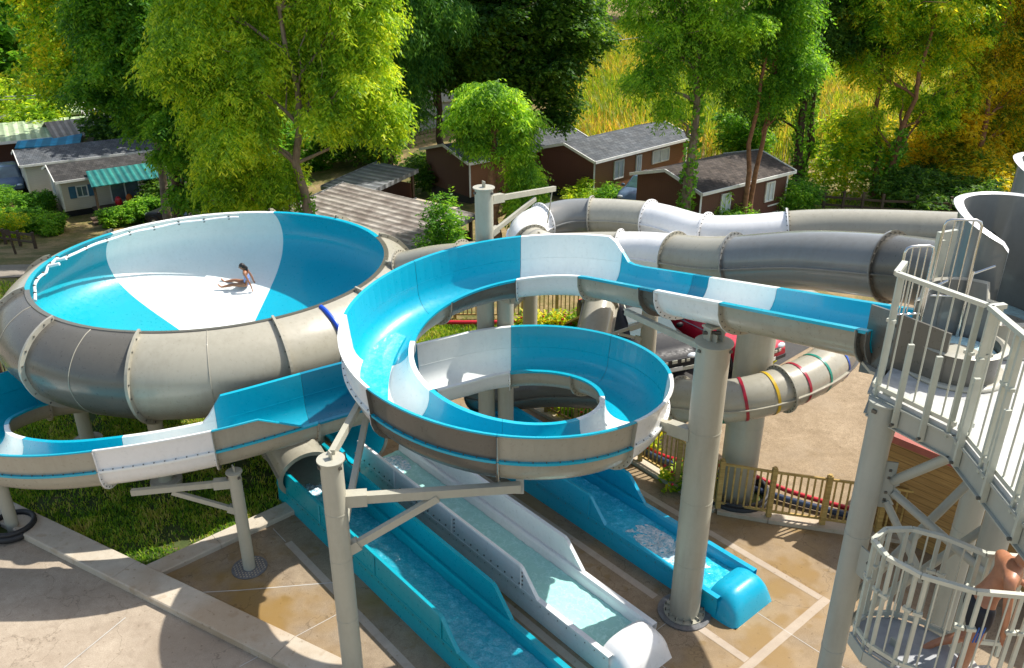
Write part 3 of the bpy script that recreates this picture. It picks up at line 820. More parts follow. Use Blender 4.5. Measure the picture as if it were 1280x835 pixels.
# ---------------------------------------------------------------- posts
def post(name, label, x, y, z0, z1, r, base=None, mat=None, rings=(1.6,), cap=True):
    mat = mat or STEEL
    th = thing(name, label, 'post', (x, y, z0), group=None)
    mb = MB(); mb.cyl((x, y, z0), (x, y, z1), r, r, 32, 0, caps=True)
    for q in rings:
        mb.cyl((x, y, z1 - q), (x, y, z1 - q + 0.025), r + 0.004, r + 0.004, 32, 0)
    mb.part('shaft', [mat, BOLT], th)
    if cap:
        mb = MB(); mb.cyl((x, y, z1), (x, y, z1 + 0.02), r + 0.035, r + 0.035, 32, 0)
        mb.box((x, y, z1 + 0.08), (0.02, 0.10, 0.12), 0.6, 0)
        mb.box((x + r * 0.85, y - r * 0.55, z1 - 0.08), (0.05, 0.05, 0.04), 0.6, 1)
        mb.box((x - r * 0.9, y - r * 0.45, z1 - 0.08), (0.05, 0.05, 0.04), 0.6, 1)
        mb.part('cap', [mat, BOLT], th)
    if base == 'plate':
        mb = MB(); mb.cyl((x, y, z0 + 0.004), (x, y, z0 + 0.03), r + 0.21, r + 0.21, 40, 0)
        mb.part('base_plate', [TAC], th)
        mb = MB()
        for i in range(14):
            a = 2 * PI * i / 14; c, s_ = math.cos(a), math.sin(a)
            mb.box((x + (r + 0.045) * c, y + (r + 0.045) * s_, z0 + 0.06), (0.09, 0.012, 0.07), a, 0)
            mb.cyl((x + (r + 0.075) * c, y + (r + 0.075) * s_, z0 + .03), (x + (r + 0.075) * c, y + (r + 0.075) * s_, z0 + 0.11), 0.012, n=6, mat=1)
        mb.cyl((x, y, z0 + .031), (x, y, z0 + .05), r + .1, n=32)
        mb.part('anchor_ring', [mat, BOLT], th)
    elif base == 'grate':
        mb = MB(); mb.cyl((x, y, z0 + 0.004), (x, y, z0 + 0.016), r + 0.22, r + 0.22, 40, 0)
        rnd = 0
        for i in range(-7, 8):
            for j in range(-7, 8):
                xx, yy = (i + 0.5 * (j % 2)) * 0.06, j * 0.055
                if r + 0.03 < math.hypot(xx, yy) < r + 0.19: mb.cyl((x + xx, y + yy, z0 + 0.0165), (x + xx, y + yy, z0 + 0.019), 0.016, n=6, mat=1)
        mb.part('grate', [TAC, KERB], th)
    elif base == 'tyre':
        mb = MB()
        ring = [(x + (r + 0.28) * math.cos(2 * PI * i / 32), y + (r + 0.28) * math.sin(2 * PI * i / 32), z0 + 0.10) for i in range(32)]
        mb.tube(ring, 0.08, 8, 0, closed=True)
        ring2 = [(p[0], p[1], p[2] + 0.11) for p in ring]; mb.tube(ring2, 0.05, 8, 0, closed=True)
        mb.part('rubber_ring', [BLACK], th)
        mb = MB(); mb.cyl((x, y, z0 + 0.01), (x, y, z0 + 0.05), r + 0.24, n=24, mat=0); mb.part('soil', [SOIL], th)
    return th
def arm(th, p0, p1, w=0.11, h=0.13, brace=None, mat=None):
    mat = mat or STEEL
    mb = MB(); mb.beam(p0, p1, w, h, 0)
    d = (Vector(p1) - Vector(p0)).normalized()
    mb.beam(Vector(p0) - d * 0.05, Vector(p0) + d * 0.35, w + 0.06, h + 0.06, 0)
    mb.part('arm', [mat], th)
    if brace:
        mb = MB(); mb.beam(brace[0], brace[1], w * 0.8, h * 0.8, 0)
        d = (Vector(brace[1]) - Vector(brace[0])).normalized()
        mb.beam(Vector(brace[0]) - d * 0.03, Vector(brace[0]) + d * 0.18, w + .03, h + .03, 0)
        mb.part('brace', [mat], th)
def bracket(th, p, r=0.12, h=0.2, mat=None):
    mb = MB()
    for a in (-1, 1):
        mb.box((p[0] + a * r * 0.8, p[1], p[2]), (0.02, 0.16, h), 0.5, 0)
    mb.cyl((p[0] - r * 1.3, p[1], p[2]), (p[0] + r * 1.3, p[1], p[2]), 0.03, n=10, mat=1)
    mb.box((p[0], p[1], p[2] + h / 2), (r * 2.6, 0.2, 0.03), 0.5, 0)
    mb.part('saddle', [mat or STEEL, BOLT], th)

p1x, p1y = -2.56, 10.1
P1 = post('support_post', 'tall grey post in front of the spiral with a long arm reaching right', p1x, p1y, 0, 4.33, 0.165, rings=(0.9, 1.75, 2.9))
fa = Vector((0.05, 10.95, 3.42)); 
arm(P1, (p1x + 0.1, p1y + 0.05, 3.62), (0.12, 10.62, 3.5), 0.12, 0.14, brace=((p1x + 0.12, p1y + 0.05, 2.72), (-1.1, 10.36, 3.5)))
mb = MB(); mb.beam((0.12, 10.62, 3.38), (0.12, 10.75, 3.62), 0.12, 0.08, 0); mb.part('saddle', [STEEL], P1)
mb = MB(); mb.beam((p1x, p1y + 0.1, 4.36), (-2.5, 12.55, 4.0), 0.09, 0.12, 0); mb.beam((p1x + 0.1, p1y + .1, 3.2), (-2.4, 12.5, 3.95), 0.09, 0.10, 0)
mb.part('back_brace', [STEEL], P1)
P2 = post('support_post', 'thick grey post with a round plate foot between the white and blue runout lanes', 3.10, 11.73, 0, 5.38, 0.265, 'plate', rings=(1.55, 2.9, 4.2))
bracket(P2, (3.10, 11.8, 5.52), 0.13, 0.24)
arm(P2, (2.85, 11.75, 3.75), (2.45, 12.1, 3.72), 0.10, 0.16)
P2t = MB(); P2t.beam((3.0, 11.8, 5.25), (1.9, 13.0, 5.35), 0.08, 0.1, 0); P2t.part('arm', [STEEL], P2)
P3 = post('support_post', 'post with a dotted round foot plate under the left bend of the flume', -5.06, 12.92, 0, 2.2, 0.115, 'grate', rings=(0.9,))
arm(P3, (-5.1, 12.92, 1.98), (-6.9, 12.72, 1.90), 0.09, 0.11, brace=((-5.1, 12.92, 1.35), (-6.2, 12.8, 1.85)))
P4 = post('support_post', 'slim post standing in a black rubber ring at the left edge', -10.2, 14.05, -0.02, 1.62, 0.12, 'tyre', rings=())
P5 = post('support_post', 'very tall grey post rising behind the spiral with an arm over the tube bend', -0.56, 16.45, 0, 6.52, 0.185, rings=(1.2, 2.4))
arm(P5, (-0.4, 16.6, 6.25), (0.95, 18.5, 5.95), 0.08, 0.11, brace=((-0.4, 16.6, 5.55), (0.5, 17.85, 5.9)))
mb = MB(); mb.cyl((0.9, 18.45, 5.95), (0.8, 18.5, 5.15), 0.015, n=6); mb.part('hanger_rod', [STEEL], P5)
P6 = post('support_post', 'grey post close behind the spiral flume, shorter than its neighbour', -0.14, 16.42, 0, 4.45, 0.175, rings=(0.9,))
arm(P6, (-0.12, 16.2, 2.45), (0.1, 15.7, 2.5), 0.10, 0.14)
arm(P6, (-0.12, 16.2, 4.3), (0.1, 15.7, 4.42), 0.10, 0.14)
P7 = post('support_post', 'thickest grey post beside the fence, carrying the ringed tube', 4.86, 15.25, 0, 4.55, 0.38, 'tyre', rings=(1.4, 2.7), cap=False)
arm(P7, (4.5, 15.1, 2.3), (3.9, 14.5, 2.4), 0.07, 0.09)
P8 = post('support_post', 'slim post in front of the dark car', 3.2, 18.0, 0, 4.3, 0.19, rings=(1.2,), cap=False)
arm(P8, (3.05, 17.95, 2.9), (2.2, 17.9, 2.6), 0.05, 0.07, brace=((3.05, 17.95, 2.5), (2.5, 17.9, 2.65)))
P9 = post('support_post', 'short slim post on the lawn in front of the picket fence', 0.5, 21.5, -0.02, 3.0, 0.20, rings=(), cap=False)
mb = MB(); mb.beam((0.5, 21.5, 2.3), (-0.3, 21.1, 1.6), 0.08, 0.08); mb.part('brace', [STEEL], P9)
for (x, y, zz, lab) in ((-10.2, 17.4, 1.98, 'stub post under the left side of the bowl'), (-7.7, 15.75, 1.98, 'stub post under the near edge of the bowl'), (-4.4, 16.4, 2.05, 'stub post under the right side of the bowl'), (-5.6, 21.5, 1.85, 'stub post under the far side of the bowl')):
    q = post('bowl_post', lab, x, y, -0.05, zz, 0.16, None, rings=(), cap=False)
    mb = MB(); mb.cyl((x, y, -0.04), (x, y, 0.10), 0.34, n=24); mb.part('footing', [KERB], q)
# ---------------------------------------------------------------- terrain
def sstep(x, a, b):
    t = max(0.0, min(1.0, (x - a) / (b - a))); return t * t * (3 - 2 * t)
def gz(x, y):
    amp = -4.5 + 2.5 * sstep(x, -20, 0)
    z = amp * sstep(y, 24, 49)
    hill = 0.0
    if y > 96: hill = (y - 96) * 0.10
    if x < -5 and y > 78: hill = max(hill, (y - 78) * 0.14 * sstep(-x, 5, 30))
    return z + hill - 0.05
def G(px, py):
    """where the survey ray meets the terrain"""
    lo = at(px, py, 9.0)
    d = (at(px, py, 0) - Vector((0, 0, CAM_H))).normalized()
    p = Vector((0, 0, CAM_H)); 
    for i in range(4000):
        p = p + d * 0.15
        if p.z < gz(p.x, p.y): break
    return p
mb = MB()
xs = [-400, -200, -120, -80] + [i * 2.0 for i in range(-30, 41)] + [100, 150, 250, 400]
ys = [-60, -20, 0] + [2.0 * i for i in range(2, 61)] + [130, 150, 180, 240, 320, 500]
vs = [(x, y, gz(x, y)) for y in ys for x in xs]; nx = len(xs)
mb.add(vs, [(j * nx + i, j * nx + i + 1, (j + 1) * nx + i + 1, (j + 1) * nx + i) for j in range(len(ys) - 1) for i in range(nx - 1)], 0, True)
tag(mb.build('terrain', [MEADOW]), kind='structure')

def sheet(name, poly, z, mat, side=0.0):
    mb = MB()
    if side: mb.prism(poly, z - side, z, 0)
    else: mb.add([(p[0], p[1], z) for p in poly], [tuple(range(len(poly)))], 0)
    return tag(mb.build(name, [mat]), kind='structure')
def draped(name, poly_fn, mat, lift):
    mb = MB(); 
    vs, fs = poly_fn
    mb.add([(x, y, gz(x, y) + lift) for x, y in vs], fs, 0, True)
    return tag(mb.build(name, [mat]), kind='structure')
def strip_path(pts, w):
    P = [Vector((p[0], p[1], 0)) for p in pts]; P = spline(P, 8); vs = []
    for i, p in enumerate(P):
        d = (P[min(i + 1, len(P) - 1)] - P[max(i - 1, 0)]).normalized(); r = Vector((d.y, -d.x, 0))
        for k in range(5): 
            q = p + r * w * (k / 4 - 0.5); vs.append((q.x, q.y))
    return vs, [(i * 5 + k, i * 5 + k + 1, i * 5 + 6 + k, i * 5 + 5 + k) for i in range(len(P) - 1) for k in range(4)]
def a2(px, py, z=0): p = at(px, py, z); return (p.x, p.y)
# kerb lines (top z 0.14)
K1a, K1b = Vector((-14.2, 16.2, 0)), Vector((-1.0, 8.85, 0))     # lawn kerb on the left, runs past the camera
kd = (K1b - K1a).normalized()
# plaza slab right of kerb 1
FENCE = [(-3.6, 23.0), (0.17, 19.5), (2.95, 16.5), (4.35, 14.72), (5.34, 14.42), (7.4, 13.9), (9.6, 13.2), (12.5, 12.4)]
fl = [Vector((x, y, 0)) for x, y in FENCE]
K2a, K2b = Vector((-7.05, 12.42, 0)), Vector((-4.78, 14.55, 0))
plaza = [(K1b.x, K1b.y), (4, 4), (40, -8), (40, 9), (12.5, 12.4)] + [(x, y) for x, y in reversed(FENCE[1:-1])] + [(-1.6, 21.0), (-3.9, 18.6), (-5.4, 16.2), (K2b.x - .1, K2b.y + .1), (K2a.x - .05, K2a.y - 0.05)]
sheet('plaza', plaza, 0.0, PLAZA, 0.25)
sheet('lower_terrace', [(-40, 30.4), (K1a.x, K1a.y), (K1b.x, K1b.y), (4, 4), (40, -8), (-40, -20)], -0.008, PLAZA_L, 0.2)
# kerbs: real steps
def kerb(name, a, b, w, h, z=0.0, segs=1, side=1):
    a = Vector(a); b = Vector(b); d = (b - a).normalized(); r = Vector((d.y, -d.x, 0)) * side
    th = thing(name, None, None, a)
    for k in range(segs):
        p, q = a.lerp(b, k / segs) + d * 0.004, a.lerp(b, (k + 1) / segs) - d * 0.004
        mb = MB()
        prof = [(0, -0.1), (0, h - 0.02), (0.02, h), (w - 0.02, h), (w, h - 0.02), (w, -0.1)]
        n = len(prof); vs = [e + r * u + Vector((0, 0, v + z)) for e in (p, q) for u, v in prof]
        mb.add(vs, [tuple(range(n)), tuple(range(2 * n - 1, n - 1, -1))] + [(i, n + i, n + (i + 1) % n, (i + 1) % n) for i in range(n)], 0)
        mb.part('kerb_stone', [KERB], th)
    return th
k1 = kerb('kerb', (-18, 18.3, 0), (-0.5, 8.57, 0), 0.58, 0.14, segs=5, side=-1); k1['label'] = 'long pale concrete kerb between the terrace and the grass'; k1['category'] = 'kerb'
k2 = kerb('kerb', (-7.0, 12.36, 0), (-4.55, 14.62, 0), 0.42, 0.10, segs=2, side=-1); k2['label'] = 'short concrete kerb along the right edge of the grass'; k2['category'] = 'kerb'
# low ledge under the fence
lg = thing('kerb', 'low pale concrete ledge carrying the wooden fence', 'kerb', (4.4, 14.7, 0))
for a, b in zip(fl[1:], fl[2:]):
    d = (b - a).normalized(); r = Vector((d.y, -d.x, 0)); mb = MB()
    prof = [(-0.12, -0.1), (-0.12, 0.09), (0.14, 0.09), (0.14, -0.1)]
    vs = [e + r * u + Vector((0, 0, v)) for e in (a + d * .004, b - d * .004) for u, v in prof]
    mb.add(vs, [(0, 1, 2, 3), (7, 6, 5, 4)] + [(i, 4 + i, 4 + (i + 1) % 4, (i + 1) % 4) for i in range(4)], 0)
    mb.part('kerb_stone', [KERB], lg)
# inlaid ribbed strips
def nt_strip(n, ta, tb, w=0.15, z=0.004, mat=None, name='inlaid_strip'):
    mb = MB(); mb.add([NTp(n - w / 2, ta, z), NTp(n + w / 2, ta, z), NTp(n + w / 2, tb, z), NTp(n - w / 2, tb, z)], [(0, 1, 2, 3)])
    tag(mb.build(name, [mat or STRIP]), kind='structure')
for n, ta, tb in ((5.53, 13.3, 3.0), (7.70, 14.2, 5.45), (9.92, 14.5, 7.45), (9.92, 6.55, 5.45), (12.2, 10.3 + 3, 5.45)):
    nt_strip(n, ta, tb)
mb = MB(); mb.add([NTp(n_, t_, 0.004) for n_, t_ in ((3.0, 5.44), (12.28, 5.44), (12.28, 5.28), (3.0, 5.28))], [(0, 1, 2, 3)])
tag(mb.build('inlaid_strip', [STRIP]), kind='structure')
for n, ta, tb in ((11.0, 6.6, 1.0), (8.75, 6.4, 1.0), (5.5, 13.9, 13.35)):
    nt_strip(n, ta, tb, 0.012, 0.0045, JOINT, 'paving_joint')
for t, na, nb in ((10.9, 3.4, 5.4), (6.9, 9.2, 9.85)):
    mb = MB(); mb.add([NTp(na, t, .0045), NTp(nb, t, .0045), NTp(nb, t - .012, .0045), NTp(na, t - .012, .0045)], [(0, 1, 2, 3)]); tag(mb.build('paving_joint', [JOINT]), kind='structure')
for (p, q) in ((a2(170, 745), a2(300, 738)), (a2(300, 738), a2(420, 728)), (a2(157, 772), a2(80, 835))):
    p = Vector((*p, 0)); q = Vector((*q, 0)); d = (q - p).normalized(); r = Vector((d.y, -d.x, 0)) * 0.009
    mb = MB(); mb.add([p - r + Vector((0, 0, .0045)), q - r + Vector((0, 0, .0045)), q + r + Vector((0, 0, .0045)), p + r + Vector((0, 0, .0045))], [(0, 1, 2, 3)]); tag(mb.build('paving_joint', [JOINT]), kind='structure')
# soil under the lawn by the bowl; gravel yard on the right; asphalt under the cars; road far left
lawn_poly = [(-18, 18.6), (-7.0, 12.5), (-4.6, 14.7), (-5.4, 16.4), (-3.9, 18.8), (-5, 24), (-12, 24), (-20, 20)]
sheet('lawn_soil', lawn_poly, -0.02, SOIL)
sheet('gravel_yard', [(2.9, 16.6), (4.4, 14.78), (5.4, 14.5), (7.4, 14.0), (12.6, 12.5), (40, 9), (40, 27), (9.5, 26), (6.5, 22.6), (4.2, 19.6)], -0.02, GRAVEL)
sheet('parking_asphalt', [(1.6, 23.6), (1.9, 19.8), (3.6, 18.3), (6.4, 20.4), (9.4, 23.2), (9.4, 27), (3, 27)], -0.012, ASPHALT)
lawn2 = [(-3.4, 24.6), (-3.4, 23.0), (0.17, 19.6), (2.9, 16.7), (4.0, 18.2), (1.8, 19.8), (1.5, 22.9), (1.0, 24.6)]
sheet('lawn_soil', lawn2, -0.018, SOIL)
draped('road', strip_path([(-44, 29), (-34, 30.5), (-24, 31.5), (-16, 33.2), (-8, 36)], 4.2), ROADM, 0.03)
draped('sand_verge', strip_path([(-44, 21.5), (-30, 22.5), (-20, 23.2), (-14, 24.2), (-6, 27)], 6.0), SANDM, 0.02)

# ---------------------------------------------------------------- grass blades
def blades(name, label, poly, n, h, mat, seed=1, zf=lambda x, y: -0.02, width=0.014, holes=None):
    rng = np.random.default_rng(seed)
    P = np.array(poly); mn, mx = P.min(0), P.max(0)
    pts = rng.uniform(mn, mx, (int(n * 2.6), 2))
    inside = np.zeros(len(pts), bool); j = len(P) - 1
    for i in range(len(P)):
        c = ((P[i, 1] > pts[:, 1]) != (P[j, 1] > pts[:, 1])) & (pts[:, 0] < (P[j, 0] - P[i, 0]) * (pts[:, 1] - P[i, 1]) / (P[j, 1] - P[i, 1] + 1e-12) + P[i, 0])
        inside ^= c; j = i
    pts = pts[inside]
    patch = np.sin(pts[:, 0] * 1.7 + 1.3 * np.sin(pts[:, 1] * 1.1)) * np.cos(pts[:, 1] * 2.1 + pts[:, 0]) + 0.5 * np.sin(pts[:, 0] * 5.1) * np.sin(pts[:, 1] * 4.3)
    pts = pts[rng.uniform(-1.15, 0.2, len(pts)) < patch][:n]
    m = len(pts); z = np.array([zf(a, b) for a, b in pts])
    ang = rng.uniform(0, 2 * PI, m); hh = h * rng.uniform(0.45, 1.25, m); lean = rng.uniform(0.1, 0.9, m) * hh
    dx, dy = np.cos(ang), np.sin(ang); wx, wy = -dy * width, dx * width
    V = np.zeros((m, 4, 3))
    V[:, 0] = np.c_[pts[:, 0] - wx, pts[:, 1] - wy, z]; V[:, 1] = np.c_[pts[:, 0] + wx, pts[:, 1] + wy, z]
    V[:, 2] = np.c_[pts[:, 0] + wx * .4 + dx * lean, pts[:, 1] + wy * .4 + dy * lean, z + hh]; V[:, 3] = np.c_[pts[:, 0] - wx * .4 + dx * lean, pts[:, 1] - wy * .4 + dy * lean, z + hh * 0.95]
    o = np_mesh(name, V.reshape(-1, 3), np.arange(4 * m).reshape(-1, 4), mat)
    return tag(o, label, 'grass', kind='stuff')
blades('grass', 'rough green grass between the kerbs and the bowl', [(-16, 17.3), (-7.0, 12.65), (-4.75, 14.75), (-5.4, 16.4), (-3.9, 18.8), (-5, 23), (-12, 22), (-18, 19)], 85000, 0.075, GRASSM, 3)
blades('grass', 'green lawn behind the spiral in front of the picket fence', lawn2, 22000, 0.12, GRASSM, 4)
blades('grass', 'dry roadside grass beyond the bowl', [(-40, 27), (-12, 26), (-4, 29), (-4, 31), (-14, 29.5), (-26, 29), (-40, 28.6)], 12000, 0.14, GRASSM, 5, zf=gz)
blades('grass', 'dry grass in front of the brown cabins', [(4, 30), (22, 31), (28, 48), (16, 44), (8, 36), (4, 34)], 16000, 0.16, GRASSM, 6, zf=gz)
# ---------------------------------------------------------------- start tower
DZ = 6.45
tA, tB, tC = Vector((4.02, 8.30, DZ)), Vector((4.54, 7.42, DZ)), Vector((4.46, 5.6, DZ))
tD = Vector((4.62, 9.35, DZ))
def baluster_panel(mb, a, b, h, z_lo=0.10, gap=0.15, r=0.0095, mat=0):
    L = (b - a).length; n = max(1, int(L / gap)); 
    for i in range(1, n):
        p = a.lerp(b, i / n)
        mb.cyl(p + Vector((0, 0, z_lo)), p + Vector((0, 0, h - 0.03)), r, n=6, mat=mat, caps=False)
def rail_run(th, pts, h, post_w=0.055, mids=1, toprail=0.06, z_lo=0.06, twin=True):
    pts = [Vector(p) for p in pts]
    U = Vector((0, 0, 1))
    for a, b in zip(pts, pts[1:]):
        d = (b - a).normalized()
        mb = MB(); mb.beam(a + U * h, b + U * h, toprail, 0.045, 0); mb.part('top_rail', [ALU], th)
        mb = MB(); mb.beam(a + U * z_lo, b + U * z_lo, 0.035, 0.05, 0); mb.part('bottom_rail', [ALU], th)
        mb = MB(); baluster_panel(mb, a, b, h, z_lo); mb.part('balusters', [ALU], th)
        ends = [a + d * 0.05, b - d * 0.05] if twin else [a]
        for p in ends:
            mb = MB(); mb.beam(p - U * 0.12, p + U * (h - 0.02), post_w, post_w * 0.6, 0)
            mb.box(p + U * (h * 0.62), (0.09, 0.05, 0.035), math.atan2(d.y, d.x), 0)
            mb.part('rail_post', [ALU], th)
deck = thing('tower_deck', 'pale speckled platform floor on grey edge beams at the slide start', 'platform', (6, 8, DZ))
mb = MB()
dp = [(tA.x, tA.y), (tB.x, tB.y), (tC.x, tC.y), (4.78, 5.6), (5.45, 7.35), (9.6, 7.6), (10.2, 9.5), (8.0, 12.0), (6.3, 11.3), (tD.x + .25, tD.y)]
mb.prism(dp, DZ - 0.05, DZ, 0); mb.part('floor_plate', [DECK], deck)
for a, b in ((tD, tA), (tA, tB), (tB, tC), (tC, Vector((4.78, 5.6, DZ)))):
    mb = MB(); d = (b - a).normalized(); r = Vector((d.y, -d.x, 0))
    mb.beam(a + Vector((0, 0, -0.19)), b + Vector((0, 0, -0.19)), 0.03, 0.24, 0)
    mb.beam(a + Vector((0, 0, -0.06)) , b + Vector((0, 0, -0.06)), 0.10, 0.02, 0)
    mb.beam(a + Vector((0, 0, -0.315)), b + Vector((0, 0, -0.315)), 0.10, 0.015, 0)
    mb.part('edge_beam', [STEEL_TOWER], deck)
for a, b in (((4.5, 9.3), (6.3, 7.6)), ((5.9, 10.6), (8.8, 7.9)), ((4.6, 7.7), (9.5, 7.9))):
    mb = MB(); mb.beam((a[0], a[1], DZ - 0.18), (b[0], b[1], DZ - 0.18), 0.10, 0.24, 0); mb.part('joist', [STEEL_TOWER], deck)
rl = thing('safety_railing', 'tall pale railing along the left and front edges of the slide start platform', 'railing', (4.3, 7.5, DZ))
AB = (tB - tA).normalized()
rail_run(rl, [tA + Vector((0.22, 0.32, 0)), tA], 1.38, twin=False)
rail_run(rl, [tA, tB + AB * -0.03], 1.38)
BC = (tC - tB).normalized()
rail_run(rl, [tB + Vector((0.16, 0.02, 0)), tB + BC * 0.02, tB + BC * 0.62, tB + BC * 1.25, tC], 1.38)
# stout stanchions bolted outside the edge beam
for a, b, fr in ((tA, tB, (0.36, 0.68)), (tB, tC, (0.12, 0.45, 0.78))):
    d = (b - a).normalized(); r = Vector((d.y, -d.x, 0)) 
    for f in fr:
        p = a.lerp(b, f) + r * 0.055
        mb = MB(); mb.beam(p + Vector((0, 0, -0.28)), p + Vector((0, 0, 0.72)), 0.06, 0.035, 0); mb.cyl(p + Vector((0, 0, -0.24)) + r * 0.02, p + Vector((0, 0, -0.24)) + r * 0.06, 0.018, n=8, mat=1)
        mb.part('stanchion', [ALU, BOLT], rl)
# main tower posts
def tpost(label, x, y, z0, z1, r, rings=(1.8, 3.6)):
    return post('tower_post', label, x, y, z0, z1, r, None, STEEL_TOWER, rings)
TP1 = tpost('tall bluish grey tower post under the left corner of the platform', 4.12, 8.16, 0, DZ - 0.08, 0.145)
TP2 = tpost('tower post at the right edge behind the landing railing', 5.3, 7.5, 0, DZ - 0.34, 0.15)
TP3 = tpost('tan tower post in front of the plank hut', 7.2, 10.9, 0, DZ - 0.35, 0.19)
TP4 = tpost('tower post behind the plank hut side of the platform', 8.6, 8.2, 0, DZ - 0.34, 0.15)
def strut(th, a, b, r=0.055, plate=True, mat=None):
    mb = MB(); mb.cyl(a, b, r, n=16, mat=0)
    a, b = Vector(a), Vector(b); d = (b - a).normalized()
    for p, s_ in ((a, 1), (b, -1)):
        mb.beam(p - d * s_ * 0.10, p + d * s_ * 0.06, 0.012, 0.14, 0)
        for k in (-0.07, -0.02):
            mb.cyl(p + d * s_ * k + Vector((-.012, -.012, 0)), p + d * s_ * k + Vector((.012, .012, 0)), 0.014, n=6, mat=1)
    mb.part('diagonal_brace', [mat or STEEL_TOWER, BOLT], th)
fx, fy = 4.12, 8.16
mb = MB(); mb.box((fx + 0.16, fy - 0.03, 5.30), (0.22, 0.02, 0.62), -0.25, 0)
for k in (-.2, -.1, .1, .2): mb.box((fx + 0.2, fy - 0.045, 5.3 + k), (0.03, 0.03, 0.03), -0.25, 1)
mb.part('gusset_plate', [STEEL_TOWER, BOLT], TP1)
strut(TP1, (fx + 0.26, fy - 0.05, 5.36), (4.66, 7.40, 6.22), 0.055)
strut(TP1, (fx + 0.28, fy - 0.05, 5.20), (5.3, 7.3, 4.6), 0.05)
strut(TP1, (fx + 0.22, fy - 0.05, 5.08), (4.75, 7.75, 4.3), 0.045)
strut(TP1, (fx + 0.1, fy + 0.1, 5.2), (5.0, 9.4, 6.2), 0.05)
strut(TP1, (fx + 0.05, fy + 0.14, 5.9), (4.55, 9.2, 6.25), 0.05)
strut(TP1, (fx + 0.12, fy, 3.6), (5.6, 8.0, 6.1), 0.05)
strut(TP1, (fx + 0.12, fy, 3.2), (6.2, 7.6, 6.1), 0.05)
mb = MB(); mb.box((fx + 0.05, fy - 0.25, 4.3), (0.02, 0.34, 0.4), 0.35, 0)
for k in (-.1, .1):
    mb.box((fx + 0.03, fy - 0.33, 4.3 + k), (0.03, 0.03, 0.03), 0.35, 1)
mb.part('gusset_plate', [STEEL_TOWER, BOLT], TP1)

# flume start: trough joining the first tub
c1 = Vector((5.12, 8.75, 0))
tub1 = thing('start_tub', 'low grey start basin with foaming water feeding the open blue flume', 'start basin', (c1.x, c1.y, DZ))
def arc_wall(mb, c, r, a0, a1, hfun, z0, n=28, th=0.04, mi=0, lip=0.05, mo=1):
    vs = []
    for i in range(n + 1):
        a = R(a0 + (a1 - a0) * i / n); h = hfun(i / n); cs, sn = math.cos(a), math.sin(a)
        for rr, z in ((r, z0), (r, z0 + h * 0.5), (r, z0 + h), (r + lip * .5, z0 + h + 0.025), (r + lip + th, z0 + h), (r + th, z0 + h - 0.03), (r + th, z0)):
            vs.append((c.x + rr * cs, c.y + rr * sn, z))
    m = 7
    for j, mt in ((0, mi), (1, mi), (2, mo), (3, mo), (4, mi), (5, mi)):
        mb.add(vs, [(i * m + j, i * m + j + 1, (i + 1) * m + j + 1, (i + 1) * m + j) for i in range(n)], mt, True)
    for i in (0, n):
        mb.add([vs[i * m + j] for j in (0, 2, 4, 6)], [(0, 1, 2, 3)], mo)
mb = MB(); arc_wall(mb, c1, 0.42, -200, 20, lambda u: 0.38, DZ + 0.004, mo=1); mb.part('tub', [GREY_DARK, GREY_IN], tub1)
mb = MB(); arc_wall(mb, c1, 0.46, 20, 150, lambda u: 0.95 if 0.15 < u < 0.85 else 0.75, DZ + 0.004); mb.part('shroud', [GREY_SLATE, GREY_IN], tub1)
mb = MB(); mb.cyl((c1.x, c1.y, DZ + 0.2), (c1.x, c1.y, DZ + 0.27), 0.41, n=32, mat=0); mb.part('water', [WATER_FOAM], tub1)
mb = MB(); mb.cyl((c1.x - .05, c1.y - .1, DZ + 0.272), (c1.x - .05, c1.y - .1, DZ + 0.278), 0.27, n=32, mat=0); mb.part('tub_seat', [GREY_IN], tub1)
mb = MB(); mb.lathe([(0.46, 0.0), (0.56, 0.0), (0.56, 0.03), (0.46, 0.03)], (c1.x, c1.y, DZ + 0.004), 36, 0); mb.part('base_ring', [GREY_IN], tub1)
# trough side panels from tub to the flume mouth
ps = [(4.62, 8.45), (4.14, 9.05), (4.28, 9.6)]
def panel(mb, a, b, z0, z1, z0b, z1b, th=0.03, mat=0):
    a = Vector((*a, 0)); b = Vector((*b, 0)); d = (b - a).normalized(); r = Vector((d.y, -d.x, 0)) * th
    v = [a + Vector((0, 0, z0)), b + Vector((0, 0, z0b)), b + Vector((0, 0, z1b)), a + Vector((0, 0, z1))]
    v = v + [q + r for q in v]
    mb.add(v, [(0, 1, 2, 3), (7, 6, 5, 4), (0, 4, 5, 1), (1, 5, 6, 2), (2, 6, 7, 3), (3, 7, 4, 0)], mat)
mb = MB(); panel(mb, (4.80, 8.40), (4.42, 8.86), 6.46, 7.08, 6.3, 7.12); panel(mb, (4.42, 8.86), (4.28, 9.30), 6.3, 7.12, 6.15, 7.05)
for z in (6.55, 6.75, 6.95): mb.box((4.385, 8.90, z), (0.03, 0.03, 0.03), mat=1)
mb.part('trough_panel', [GREY_DARK, BOLT], tub1)
mb = MB(); panel(mb, (5.05, 9.2), (5.25, 9.6), 6.46, 7.35, 6.3, 7.15); mb.part('trough_panel', [GREY_SLATE], tub1)
mb = MB(); mb.prism([(4.66, 8.5), (4.28, 9.0), (4.28, 9.55), (5.2, 9.6), (5.05, 9.15)], 6.28, 6.32, 0); mb.part('trough_floor', [GREY_IN], tub1)
